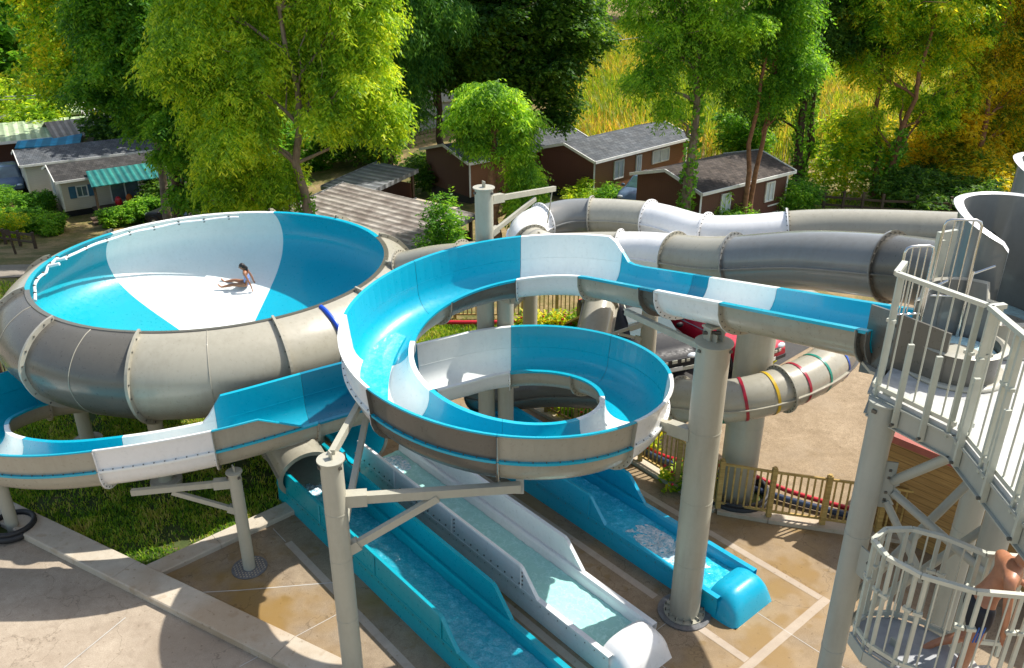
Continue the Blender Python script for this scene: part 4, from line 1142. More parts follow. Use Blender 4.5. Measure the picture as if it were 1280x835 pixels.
# shrouded tubs
def shroud_tub(label, c, h, r=0.56, open_a=(-118, -62)):
    th = thing('start_tub', label, 'start basin', (c.x, c.y, DZ), group=None)
    mb = MB(); z0 = DZ + 0.004
    a_from, a_to = open_a[1], open_a[0] + 360
    def hf(u):
        a = a_from + (a_to - a_from) * u
        e = min(a - a_from, a_to - a)
        return h - 0.32 * (1 - min(1, max(0, e) / 90.0)) ** 1.5 - (0.05 if e < 4 else 0)
    arc_wall(mb, c, r, a_from, a_to, hf, z0, 48, 0.035, 0, 0.075)
    mb.part('shroud', [GREY_SLATE, WHITE], th)
    mb = MB(); arc_wall(mb, c, r + 0.06, open_a[0] - 20, open_a[1] + 20, lambda u: 0.42, z0, 20); mb.part('tub_front', [GREY, GREY_IN], th)
    mb = MB(); arc_wall(mb, c, r + 0.062, open_a[0] - 62, open_a[0] - 21, lambda u: 0.75 - 0.25 * u ** 3, z0, 12); arc_wall(mb, c, r + 0.062, open_a[1] + 21, open_a[1] + 62, lambda u: 0.5 + 0.25 * u, z0, 12)
    mb.part('side_wing', [GREY_DARK, GREY_IN], th)
    mb = MB(); mb.cyl((c.x, c.y, DZ + 0.2), (c.x, c.y, DZ + 0.26), r - 0.01, n=32); mb.part('water', [WATER_FOAM], th)
    mb = MB(); mb.cyl((c.x + .08, c.y - .2, DZ + 0.262), (c.x + .08, c.y - .2, DZ + 0.268), r - 0.28, n=32); mb.part('tub_seat', [GREY_IN], th)
    mb = MB(); mb.lathe([(r + .08, 0.0), (r + .2, 0.0), (r + .2, 0.03), (r + .08, 0.03)], (c.x, c.y, z0), 40, 0); mb.part('base_ring', [GREY_IN], th)
    mb = MB(); mb.cyl((c.x + r * .2, c.y + r * .97, DZ + 1.15), (c.x + r * .2, c.y + r * .88, DZ + 1.15), 0.03, n=10); mb.part('water_jet', [BOLT], th)
    return th
shroud_tub('tall flared grey tub with white rim at the right edge of the photo', Vector((5.98, 9.75, 0)), 1.66)
shroud_tub('farther flared tub, only its rim showing at the right edge', Vector((7.55, 11.4, 0)), 1.80)
# stainless gates with rounded tops
def hoop_gate(label, p, ang, w, z0, z1):
    th = thing('start_gate', label, 'gate', (p[0], p[1], DZ))
    c, s_ = math.cos(ang), math.sin(ang)
    def q(u, z): return (p[0] + u * c, p[1] + u * s_, z)
    rr = 0.07
    P = [q(0, z0), q(0, z1 - rr), q(rr * .3, z1 - rr * .3), q(rr, z1), q(w - rr, z1), q(w - rr * .3, z1 - rr * .3), q(w, z1 - rr), q(w, z0), ]
    mb = MB(); mb.tube(P, 0.016, 8, 0); mb.tube([q(0, z0 + .03), q(w, z0 + .03)], 0.013, 8, 0)
    mb.part('gate_frame', [STAINLESS], th)
    mb = MB()
    for i in range(1, 4): mb.cyl(q(w * i / 4, z0 + .03), q(w * i / 4, z1 - 0.01), 0.009, n=6, mat=0)
    mb.part('gate_bars', [STAINLESS], th)
    mb = MB(); mb.cyl(q(w + .02, DZ), q(w + .02, z0 + 0.35), 0.022, n=10); mb.cyl(q(w, z0 + .3), q(w + .25, z0 + .42), 0.015, n=8)
    mb.part('hinge_post', [STAINLESS], th)
hoop_gate('left stainless gate with rounded top at the mouth of the blue flume', (4.33, 8.85), 0.15, 0.35, 7.08, 7.93)
hoop_gate('taller stainless gate with rounded top next to the flared tub', (4.86, 9.15), -0.1, 0.40, 7.2, 8.15)
mb = MB(); mb.box((5.02, 9.35, 7.2), (0.28, 0.05, 1.5), 0.4, 0); mb.box((4.93, 9.24, 7.2), (0.05, 0.03, 1.35), .4, 0); 
tag(mb.build('control_post', [ALU], None, (5.0, 9.3, DZ)), 'flat pale metal control column behind the taller gate', 'control post')

# ---------------------------------------------------------------- lower landing with octagonal railing
LZ = 4.2
oct_pts = [(5.9, 6.1), (5.35, 6.12), (4.85, 6.18), (4.39, 6.24), (3.97, 6.46), (3.75, 6.73), (3.71, 7.0), (3.91, 7.17), (4.19, 7.18), (4.47, 7.04), (4.76, 6.78), (5.2, 6.72)]
lr = thing('landing_railing', 'pale many-sided railing wrapping the spiral stair landing at the bottom right', 'railing', (4.3, 6.7, LZ))
rail_run(lr, [(x, y, LZ) for x, y in oct_pts], 1.2, post_w=0.04, toprail=0.05)
ld = thing('stair_landing', 'grey landing plate with stair treads leading down behind the railing', 'stairs', (4.3, 6.7, LZ))
mb = MB(); mb.prism([(4.75, 6.22)] + list(oct_pts[3:10]) + [(4.6, 6.9)], LZ - 0.04, LZ, 0); mb.part('landing_plate', [m_plain('landing_grey', (0.33, 0.34, 0.35), 0.5, 0.1, 0.15, 6)], ld)
for i in range(6):
    x = 4.72 + 0.26 * i
    mb = MB(); mb.box((x, 6.47, LZ - 0.10 - 0.17 * (i if i < 3 else i)), (0.30, 0.52, 0.035), 0.05, 0); mb.part('tread', [DECK], ld)
mb = MB(); mb.beam((4.4, 6.2, LZ - .12), (3.95, 6.44, LZ - .12), .03, .16); mb.beam((3.95, 6.44, LZ - .12), (3.73, 6.72, LZ - .12), .03, .16); mb.beam((3.73, 6.72, LZ - .12), (3.69, 7.0, LZ - .12), .03, .16)
mb.part('edge_plate', [STEEL_TOWER], ld)
q = post('stair_post', 'short post carrying the stair landing, at the bottom of the photo', 4.05, 6.75, 0, LZ - 0.05, 0.09, None, STEEL_TOWER, ())

# ---------------------------------------------------------------- plank hut under the tower
hut = thing('plank_hut', 'pine plank hut with a red roof edge under the start tower', 'hut', (9.2, 13.2, 0))
ha, hb = Vector((7.35, 14.3, 0)), Vector((10.4, 10.9, 0)); hd = (hb - ha).normalized(); hr = Vector((-hd.y, hd.x, 0)) 
hc, hd2 = hb + hr * 2.6, ha + hr * 2.6
mb = MB(); mb.prism([(p.x, p.y) for p in (ha, hb, hc, hd2)], -0.05, 2.15, 0); mb.part('wall', [PLANKS], hut)
RROOF = m_plain('red_roof_sheet', (0.33, 0.085, 0.06), 0.55, 0, 0.2, 4)
o1 = (ha - hd * 0.2 - hr * 0.2, hb + hd * 0.2 - hr * 0.2, hc + hd * 0.2 + hr * 0.2, hd2 - hd * 0.2 + hr * 0.2)
mb = MB(); mb.prism([(p.x, p.y) for p in o1], 2.155, 2.30, 0); mb.part('roof', [RROOF], hut)
mb = MB(); mb.beam((*(ha - hr * .03)[:2], 0.0), (*(ha - hr * .03)[:2], 2.15), 0.08, 0.08); mb.part('corner_post', [WOOD], hut)
# round red rescue buoy-like disc hanging on the wall is a red safety disc with a rod
mb = MB(); p = ha.lerp(hb, 0.52) - hr * 0.06; mb.cyl((p.x, p.y, 1.62), (p.x - hr.x * .04, p.y - hr.y * .04, 1.62), 0.09, n=16); mb.cyl((p.x, p.y, 0.3), (p.x, p.y, 1.55), 0.012, n=6)
tag(mb.build('red_valve', [RED], None, (p.x, p.y, 1)), 'small red round valve with a rod on the plank wall', 'valve')

# ---------------------------------------------------------------- people
def skin_mesh(name, nodes, edges, mat, parent, sub=2, root=0, mats=None):
    """one continuous surface grown round a jointed skeleton; nodes are (x, y, z, rx, ry)"""
    me = bpy.data.meshes.new(name); me.from_pydata([n[:3] for n in nodes], edges, [])
    ob = bpy.data.objects.new(name, me); COL.objects.link(ob)
    md = ob.modifiers.new('skin', 'SKIN'); md.use_smooth_shade = True
    sk = me.skin_vertices[0].data
    for i, n in enumerate(nodes):
        sk[i].radius = (n[3], n[4] if len(n) > 4 else n[3]); sk[i].use_root = (i == root)
    ms = ob.modifiers.new('sub', 'SUBSURF'); ms.levels = sub; ms.render_levels = sub
    dg = bpy.context.evaluated_depsgraph_get(); dg.update()
    m2 = bpy.data.meshes.new_from_object(ob.evaluated_get(dg))
    bpy.data.objects.remove(ob)
    m2.name = name; m2.materials.clear(); m2.materials.append(mat)
    m2.polygons.foreach_set('use_smooth', [True] * len(m2.polygons))
    o2 = bpy.data.objects.new(name, m2); COL.objects.link(o2); o2.parent = parent
    return o2
def m_skin(name, c):
    t = NT(name); p = t.coord('Object'); n = t.noise(p, 14, 4, 0.6)
    b = t.bsdf(t.ramp(n, [(0.3, tuple(x * .85 for x in c)), (0.7, tuple(min(1, x * 1.12) for x in c))]), 0.42)
    b.inputs['Subsurface Weight'].default_value = 0.08; b.inputs['Subsurface Radius'].default_value = (0.02, 0.008, 0.004)
    return t.m
SKIN_W = m_skin('tanned_skin', (0.36, 0.16, 0.085)); SKIN_M = m_skin('sunburnt_skin', (0.44, 0.19, 0.10))
HAIR = m_plain('dark_hair', (0.018, 0.012, 0.010), 0.45, 0, 0.3, 30)
SWIM = m_plain('blue_pink_swimsuit', (0.22, 0.32, 0.62), 0.6, 0, 0.5, 22)
SHORTS = m_plain('black_swim_shorts', (0.012, 0.014, 0.022), 0.6, 0, 0.3)
SHSTR = m_plain('shorts_blue_stripe', (0.03, 0.12, 0.45), 0.6)

def figure(name, label, loc, rz, J, hair_nodes, skin, face=True):
    """J: dict of joint -> (x, y, z) in local coordinates, the figure facing local -X"""
    th = thing(name, label, 'person', loc, rz)
    N = []; E_ = []; ix = {}
    def add(k, p, r, r2=None, to=None):
        ix[k] = len(N); N.append((*p, r, r2 or r)); 
        if to is not None: E_.append((ix[to], ix[k]))
    V = {k: Vector(v) for k, v in J.items()}
    add('pelvis', V['pelvis'], 0.125, 0.105)
    add('waist', V['waist'], 0.10, 0.085, 'pelvis'); add('chest', V['chest'], 0.125, 0.10, 'waist'); add('upchest', V['chest'].lerp(V['neck'], .55), 0.11, 0.09, 'chest')
    add('neck', V['neck'], 0.05, 0.05, 'upchest')
    hd = (V['head'] - V['neck']).normalized()
    add('jaw', V['head'] - hd * 0.05, 0.062, 0.07, 'neck'); add('head', V['head'] + hd * 0.03, 0.078, 0.09, 'jaw'); add('crown', V['head'] + hd * 0.105, 0.05, 0.06, 'head')
    for s in ('l', 'r'):
        sh, el, wr, hn = V['sh_' + s], V['el_' + s], V['wr_' + s], V['ha_' + s]
        add('sh' + s, sh, 0.055, 0.055, 'upchest'); add('ua' + s, sh.lerp(el, .4), 0.043, None, 'sh' + s); add('el' + s, el, 0.035, None, 'ua' + s)
        add('fa' + s, el.lerp(wr, .3), 0.035, None, 'el' + s); add('wr' + s, wr, 0.023, None, 'fa' + s)
        hv = (hn - wr).normalized(); add('pa' + s, wr + hv * 0.05, 0.030, 0.018, 'wr' + s); 
        side = hv.cross(Vector((0, 0, 1)) if abs(hv.z) < .8 else Vector((1, 0, 0))).normalized()
        for fi, (of, ln) in enumerate(((-0.027, 0.075), (-0.009, 0.088), (0.009, 0.084), (0.027, 0.066))):
            b0 = wr + hv * 0.085 + side * of
            add('f%d%s' % (fi, s), b0, 0.010, None, 'pa' + s); add('g%d%s' % (fi, s), b0 + hv * ln * .5 + Vector((0, 0, -.004)), 0.008, None, 'f%d%s' % (fi, s)); add('h%d%s' % (fi, s), b0 + hv * ln + Vector((0, 0, -.016)), 0.007, None, 'g%d%s' % (fi, s))
        add('t0' + s, wr + hv * 0.035 - side * 0.035, 0.011, None, 'pa' + s); add('t1' + s, wr + hv * 0.075 - side * 0.055, 0.009, None, 't0' + s)
        hp_, kn, an, to_ = V['hi_' + s], V['kn_' + s], V['an_' + s], V['to_' + s]
        add('hi' + s, hp_, 0.092, None, 'pelvis'); add('th' + s, hp_.lerp(kn, .45), 0.078, None, 'hi' + s); add('kn' + s, kn, 0.053, None, 'th' + s)
        add('ca' + s, kn.lerp(an, .3), 0.056, None, 'kn' + s); add('an' + s, an, 0.033, None, 'ca' + s)
        add('ft' + s, an.lerp(to_, .5), 0.036, 0.028, 'an' + s); add('to' + s, to_, 0.036, 0.018, 'ft' + s)
    skin_mesh('body', N, E_, skin, th, 2)
    fd = Vector(J['face']).normalized(); up = hd; sd_ = up.cross(fd).normalized(); c = V['head']
    mb = MB()
    mb.ball(c + fd * 0.092 - up * 0.005, (0.014, 0.014, 0.02), 5); 
    for s in (-1, 1): mb.ball(c + sd_ * 0.078 * s + up * 0.0, (0.018, 0.012, 0.028), 5)
    mb.build('nose_and_ears', [skin], th)
    for s in (-1, 1):
        mb = MB(); mb.ball(c + fd * 0.078 + sd_ * 0.03 * s + up * 0.022, 0.012, 5); mb.build('eye', [HAIR], th)
    mb = MB(); mb.ball(c + fd * 0.080 - up * 0.045, (0.02, 0.02, 0.007), 5); mb.build('mouth', [m_plain('lips', (0.3, 0.08, 0.06), .5)], th)
    return th, V, N, ix
# seated woman in the bowl, facing left with legs stretched out
wz = 2.16
wy = 22.12
th, V, N, ix = figure('person', 'woman in a blue swimsuit sitting on the white floor of the bowl, legs stretched out', (-7.42, wy, wz), 0.0, dict(
    pelvis=(0, 0, 0.12), waist=(0.03, 0, 0.27), chest=(0.015, 0.0, 0.42), neck=(-0.03, 0, 0.58), head=(-0.10, -0.01, 0.70), face=(-1, -0.15, -0.35),
    sh_l=(0.01, -0.16, 0.52), el_l=(0.12, -0.21, 0.29), wr_l=(0.20, -0.22, 0.08), ha_l=(0.22, -0.24, 0.0),
    sh_r=(0.01, 0.16, 0.52), el_r=(0.12, 0.2, 0.29), wr_r=(0.16, 0.22, 0.09), ha_r=(0.20, 0.24, 0.02),
    hi_l=(-0.03, -0.10, 0.10), kn_l=(-0.44, -0.16, 0.115), an_l=(-0.80, -0.22, 0.06), to_l=(-0.90, -0.24, 0.18),
    hi_r=(-0.03, 0.10, 0.10), kn_r=(-0.45, 0.16, 0.16), an_r=(-0.82, 0.20, 0.085), to_r=(-0.93, 0.21, 0.21)), None, SKIN_W)
sw = [(0, 0, .12, .135, .118), (.03, 0, .27, .108, .094), (.015, 0, .40, .134, .110), (-0.008, 0, .50, .105, .08), (-0.03, -.10, .10, .095), (-0.03, .10, .10, .095)]
skin_mesh('swimsuit', sw, [(0, 1), (1, 2), (2, 3), (0, 4), (0, 5)], SWIM, th, 2)
mb = MB(); mb.ball((-0.085, -0.005, 0.735), (0.100, 0.092, 0.095), 8); mb.tube([(-0.02, 0, 0.73), (0.05, 0, .66), (0.06, -0.02, 0.56), (0.075, -0.02, 0.46)], [0.05, 0.05, 0.042, 0.015], 8)
mb.build('hair', [HAIR], th)
th.scale = (0.84, 0.84, 0.84)
# man on the stair, bare back, leaning to the right
mz = 4.08
th, V, N, ix = figure('person', 'bare-chested man in black swim shorts stepping down the spiral stair at the right edge', (4.66, 6.52, mz - .12), 0.0, dict(
    pelvis=(0.0, 0.0, 0.93), waist=(0.04, 0.0, 1.08), chest=(0.13, -0.02, 1.25), neck=(0.20, -0.03, 1.43), head=(0.255, -0.05, 1.52), face=(0.75, -0.5, -0.5),
    sh_l=(0.06, -0.19, 1.38), el_l=(0.06, -0.26, 1.08), wr_l=(0.10, -0.24, 0.85), ha_l=(0.12, -0.23, 0.76),
    sh_r=(0.17, 0.17, 1.37), el_r=(0.32, 0.22, 1.12), wr_r=(0.46, 0.12, 1.02), ha_r=(0.54, 0.08, 1.02),
    hi_l=(-0.02, -0.09, 0.88), kn_l=(-0.08, -0.14, 0.48), an_l=(-0.10, -0.10, 0.10), to_l=(-0.02, -0.20, 0.04),
    hi_r=(0.02, 0.09, 0.88), kn_r=(0.10, 0.12, 0.46), an_r=(-0.16, 0.20, 0.26), to_r=(-0.27, 0.18, 0.20)), None, SKIN_M)
sh = [(0, 0, .95, .142, .122), (.02, 0, 1.03, .128, .11), (-0.02, -.09, .88, .112), (-.055, -.115, .70, .103), (0.02, .09, .88, .112), (.055, .105, .69, .103)]
skin_mesh('swim_shorts', sh, [(0, 1), (0, 2), (2, 3), (0, 4), (4, 5)], SHORTS, th, 2)
mb = MB()
for k in (-1, 0, 1): mb.tube([(-0.075 + .025 * k, -.222, .88), (-.105 + .025 * k, -.232, .72)], 0.007, 6, 0)
mb.build('shorts_stripes', [SHSTR], th)
mb = MB(); mb.ball((0.258, -0.03, 1.56), (0.086, 0.088, 0.086), 8); mb.build('hair', [HAIR], th)
th.scale = (1.16, 1.16, 1.10)
# ---------------------------------------------------------------- wooden fences
def picket_fence(label, pts, h=1.12, gap=0.125, zf=lambda x, y: 0.08, mat=None, post_step=1.1, pick=(0.035, 0.022), bottom=0.14, cat='fence', name='picket_fence', pr=0.05):
    mat = mat or WOOD
    pts = [Vector((p[0], p[1], 0)) for p in pts]
    c = pts[len(pts) // 2]
    th = thing(name, label, cat, (c.x, c.y, zf(c.x, c.y)))
    U = Vector((0, 0, 1))
    for a, b in zip(pts, pts[1:]):
        L = (b - a).length; n = max(1, round(L / post_step)); d = (b - a).normalized()
        for k in range(n):
            p = a.lerp(b, k / n); q = a.lerp(b, (k + 1) / n); p.z = zf(p.x, p.y); q.z = zf(q.x, q.y)
            mb = MB(); mb.beam(p, p + U * (h + 0.07), pr * 2, pr * 2, 0); mb.cyl(p + U * (h + .07), p + U * (h + .10), pr * .8, n=10)
            mb.part('fence_post', [mat], th)
            mb = MB(); mb.beam(p + d * pr + U * (h - 0.02), q - d * pr + U * (h - 0.02), 0.045, 0.045); mb.part('rail', [mat], th)
            mb = MB(); mb.beam(p + d * pr + U * bottom, q - d * pr + U * bottom, 0.045, 0.045); mb.part('rail', [mat], th)
            mb = MB(); m = max(2, int((q - p).length / gap))
            for i in range(1, m):
                w = p.lerp(q, i / m)
                mb.beam(w + U * (bottom + .02), w + U * (h - 0.045), pick[0], pick[1])
            mb.part('pickets', [mat], th)
    p = pts[-1].copy(); p.z = zf(p.x, p.y); mb = MB(); mb.beam(p, p + U * (h + .07), pr * 2, pr * 2); mb.part('fence_post', [mat], th)
    return th
picket_fence('long honey coloured wooden picket fence on a concrete ledge between plaza and gravel', [(x, y) for x, y in FENCE[1:]])
# gate posts thicker pair
picket_fence('wooden picket fence behind the lawn, seen between the two turns of the spiral', [(-4.0, 24.9), (3.6, 24.9)], h=1.15, zf=lambda x, y: gz(x, y), mat=WOOD, name='picket_fence')
picket_fence('dark wooden picket fence under the left side of the bowl', [(-13.8, 20.3), (-10.8, 20.6), (-7.5, 22.8)], h=1.1, zf=lambda x, y: -0.05, mat=WOOD_DARK)
# leaning broad board by the lawn
mb = MB(); mb.beam((1.75, 24.3, 0.0), (2.15, 22.2, 1.25), 0.35, 0.06); mb.beam((2.0, 24.4, 0.0), (2.4, 22.3, 1.2), 0.06, 0.2)
tag(mb.build('timber_ramp', [WOOD], None, (2, 23, 0)), 'sloping broad timber board beside the pale tube', 'timber')
def rail_fence(label, pts, n, h=0.9, rails=(0.35, 0.75), mat=None):
    mat = mat or WOOD_DARK
    pts = [Vector((p[0], p[1], 0)) for p in pts]; c = pts[0]
    th = thing('rail_fence', label, 'fence', (c.x, c.y, gz(c.x, c.y)))
    for a, b in zip(pts, pts[1:]):
        for k in range(n):
            p = a.lerp(b, k / n); q = a.lerp(b, (k + 1) / n); p.z = gz(p.x, p.y); q.z = gz(q.x, q.y)
            mb = MB(); mb.beam(p - Vector((0, 0, .1)), p + Vector((0, 0, h)), .12, .12); mb.part('fence_post', [mat], th)
            for r_ in rails:
                mb = MB(); mb.beam(p + Vector((0, 0, r_)), q + Vector((0, 0, r_)), .05, .11); mb.part('rail', [mat], th)
    q = pts[-1].copy(); q.z = gz(q.x, q.y); mb = MB(); mb.beam(q - Vector((0, 0, .1)), q + Vector((0, 0, h)), .12, .12); mb.part('fence_post', [mat], th)
g1, g2 = G(-10, 303), G(45, 311)
rail_fence('low brown rail fence beside the road at the left edge', [(g1.x, g1.y), (g2.x, g2.y)], 3)
g1, g2 = G(1005, 262), G(1100, 270)
rail_fence('dark rail fence along the edge of the corn field', [(g1.x, g1.y), (g2.x, g2.y), (g2.x + 6, g2.y - 1.5), (g2.x + 16, g2.y - 2)], 4, 1.1)
p = G(20, 318); mb = MB(); mb.beam((p.x, p.y, p.z), (p.x - .1, p.y, p.z + 1.2), .08, .08); mb.box((p.x - .1, p.y - .06, p.z + 1.15), (0.25, 0.02, 0.3)); tag(mb.build('marker_post', [WOOD_DARK], None, (p.x, p.y, p.z)), 'leaning wooden marker post on the dry grass at the left', 'post')
# coloured pipes lying behind the fence
def pipe_run(label, pts, mat, r):
    mb = MB(); mb.tube(spline(pts, 8), r, 10, 0); c = pts[0]
    tag(mb.build('ground_pipe', [mat], None, c), label, 'pipe')
pipe_run('red pipe lying on the gravel behind the wooden fence', [(2.6, 17.8, .09), (3.6, 16.6, .1), (4.9, 15.9, .3), (6.1, 15.2, .12), (7.6, 14.45, .1), (9, 14, .1)], RED, 0.055)
pipe_run('dark blue pipe lying beside the red one behind the fence', [(2.6, 17.5, .09), (3.6, 16.4, .09), (4.9, 15.6, .12), (6.0, 14.95, .09), (7.5, 14.25, .09), (8.8, 13.9, .08)], m_plain('navy_pipe', (0.02, 0.04, 0.09), .4), 0.07)
# red band of edging behind the lawn
mb = MB(); mb.tube(spline([(-3.8, 24.3, .1), (-1.5, 24.2, .12), (0.6, 24.3, .1), (1.6, 24.2, .1)], 6), .07, 8); tag(mb.build('red_edging', [RED], None, (-1, 24.2, 0)), 'red edging pipe along the foot of the picket fence', 'pipe')
# flowers
def flower_bed(label, pts, n, seed):
    rng = random.Random(seed); c = pts[0]
    th = thing('flower_bed', label, 'plants', (c[0], c[1], 0))
    mb = MB(); mf = MB()
    for k in range(n):
        f = rng.random() * (len(pts) - 1); i = int(f); u = f - i
        x = pts[i][0] * (1 - u) + pts[i + 1][0] * u + rng.uniform(-.35, .35); y = pts[i][1] * (1 - u) + pts[i + 1][1] * u + rng.uniform(-.35, .35)
        h = rng.uniform(.12, .5)
        for j in range(5):
            a = rng.uniform(0, 6.28); l = rng.uniform(.06, .16); z = rng.uniform(0, h)
            c_, s_ = math.cos(a), math.sin(a)
            mb.add([(x - s_ * .03, y + c_ * .03, z), (x + s_ * .03, y - c_ * .03, z), (x + c_ * l + s_ * .03, y + s_ * l - c_ * .03, z + l * .6), (x + c_ * l - s_ * .03, y + s_ * l + c_ * .03, z + l * .6)], [(0, 1, 2, 3)])
        if rng.random() < .12:
            n0 = len(mb.f); mb.ball((x, y, h + .02), .035, 4, 1)
    o_ = mb.part('flowering_leaves', [LEAF_YEL, FLOWER], th); o_['kind'] = 'stuff'
flower_bed('plants with red flowers along the pickets seen through the spiral', [(1.0, 19.2), (2.4, 17.9), (3.2, 17.2)], 420, 2)
flower_bed('red flowering plants at the foot of the far picket fence', [(0.2, 24.2), (2.0, 24.2), (2.6, 22.5)], 420, 3)
flower_bed('straggly weeds with yellow flowers beside the thick grey post', [(5.6, 22.2), (7.2, 21.8)], 300, 4)
flower_bed('weeds at the foot of the thick post by the ringed tube', [(3.6, 15.6), (4.2, 15.9)], 160, 6)
# ---------------------------------------------------------------- trees
def leaf_cloud(rng, lobes, n_frond, leaflets, llen, lwid, flen, droop, flat=0.35, shell=2.6, sat=4):
    """fronds spread through ellipsoid lobes; each frond is a drooping stem of leaflets. returns V, F"""
    L0 = [list(l) for l in lobes]; L1 = []
    for l in L0:                                   # ragged satellites round every lobe
        L1.append(l[:3] + [q * 0.84 for q in l[3:]])
        for j in range(sat):
            v = rng.normal(size=3); v /= np.linalg.norm(v); s_ = rng.uniform(0.22, 0.55)
            L1.append([l[0] + v[0] * l[3] * .92, l[1] + v[1] * l[4] * .92, l[2] + v[2] * l[5] * .92, l[3] * s_ * 1.15, l[4] * s_ * 1.15, l[5] * s_ * .8])
    L = np.array(L1, float)                     # cx cy cz rx ry rz
    vol = (L[:, 3] * L[:, 4] * L[:, 5]) ** (2 / 3.)
    idx = rng.choice(len(L), n_frond, p=vol / vol.sum())
    d = rng.normal(size=(n_frond, 3)); d /= np.linalg.norm(d, axis=1)[:, None]
    r = rng.uniform(0, 1, n_frond) ** (1 / shell)
    # ragged surface
    ph = idx * 1.7
    bump = 1 + 0.16 * np.sin(d[:, 0] * 7 + ph) * np.cos(d[:, 1] * 6 + ph * 2) + 0.12 * np.sin(d[:, 2] * 9 + d[:, 0] * 5 + ph)
    C = L[idx, :3] + d * (r * bump)[:, None] * L[idx, 3:6]
    out = d * np.array([1, 1, 0.35]) + rng.normal(size=(n_frond, 3)) * 0.55
    out[:, 2] = out[:, 2] * 0.5 - droop * 0.35
    out /= np.linalg.norm(out, axis=1)[:, None]
    side = np.cross(out, np.array([0, 0, 1.0])); side /= (np.linalg.norm(side, axis=1)[:, None] + 1e-9)
    fl = flen * rng.uniform(0.6, 1.3, n_frond)
    k = leaflets; m = k // 2
    V = np.zeros((n_frond, k, 4, 3))
    for i in range(k):
        s = 1 if i % 2 else -1; t = (i // 2 + 0.7) / (m + 0.3)
        base = C + out * (fl * t)[:, None]; base[:, 2] -= droop * fl * t * t * 0.5
        dr = side * s + out * 0.55 + rng.normal(size=(n_frond, 3)) * 0.28
        dr[:, 2] -= droop * 0.6 + rng.uniform(0, 0.3, n_frond)
        dr /= np.linalg.norm(dr, axis=1)[:, None]
        w = np.cross(dr, np.array([0, 0, 1.0]) + rng.normal(size=(n_frond, 3)) * 0.7); w /= (np.linalg.norm(w, axis=1)[:, None] + 1e-9)
        ll = llen * rng.uniform(0.7, 1.25, n_frond)[:, None]; ww = lwid * rng.uniform(0.75, 1.2, n_frond)[:, None]
        V[:, i, 0] = base; V[:, i, 1] = base + dr * ll * 0.45 + w * ww * 0.5
        V[:, i, 2] = base + dr * ll; V[:, i, 3] = base + dr * ll * 0.45 - w * ww * 0.5
    V = V.reshape(-1, 3); F = np.arange(len(V)).reshape(-1, 4)
    return V, F
def limb(mb, a, b, r0, r1, rnd, kink=0.12, n=5):
    a = Vector(a); b = Vector(b); L = (b - a).length
    P = [a.lerp(b, i / n) + Vector((rnd.uniform(-1, 1), rnd.uniform(-1, 1), rnd.uniform(-.5, .5))) * L * kink * (0.5 if 0 < i < n else 0) for i in range(n + 1)]
    mb.tube(P, [r0 + (r1 - r0) * (i / n) ** 0.8 for i in range(n + 1)], 8, 0)
    return P
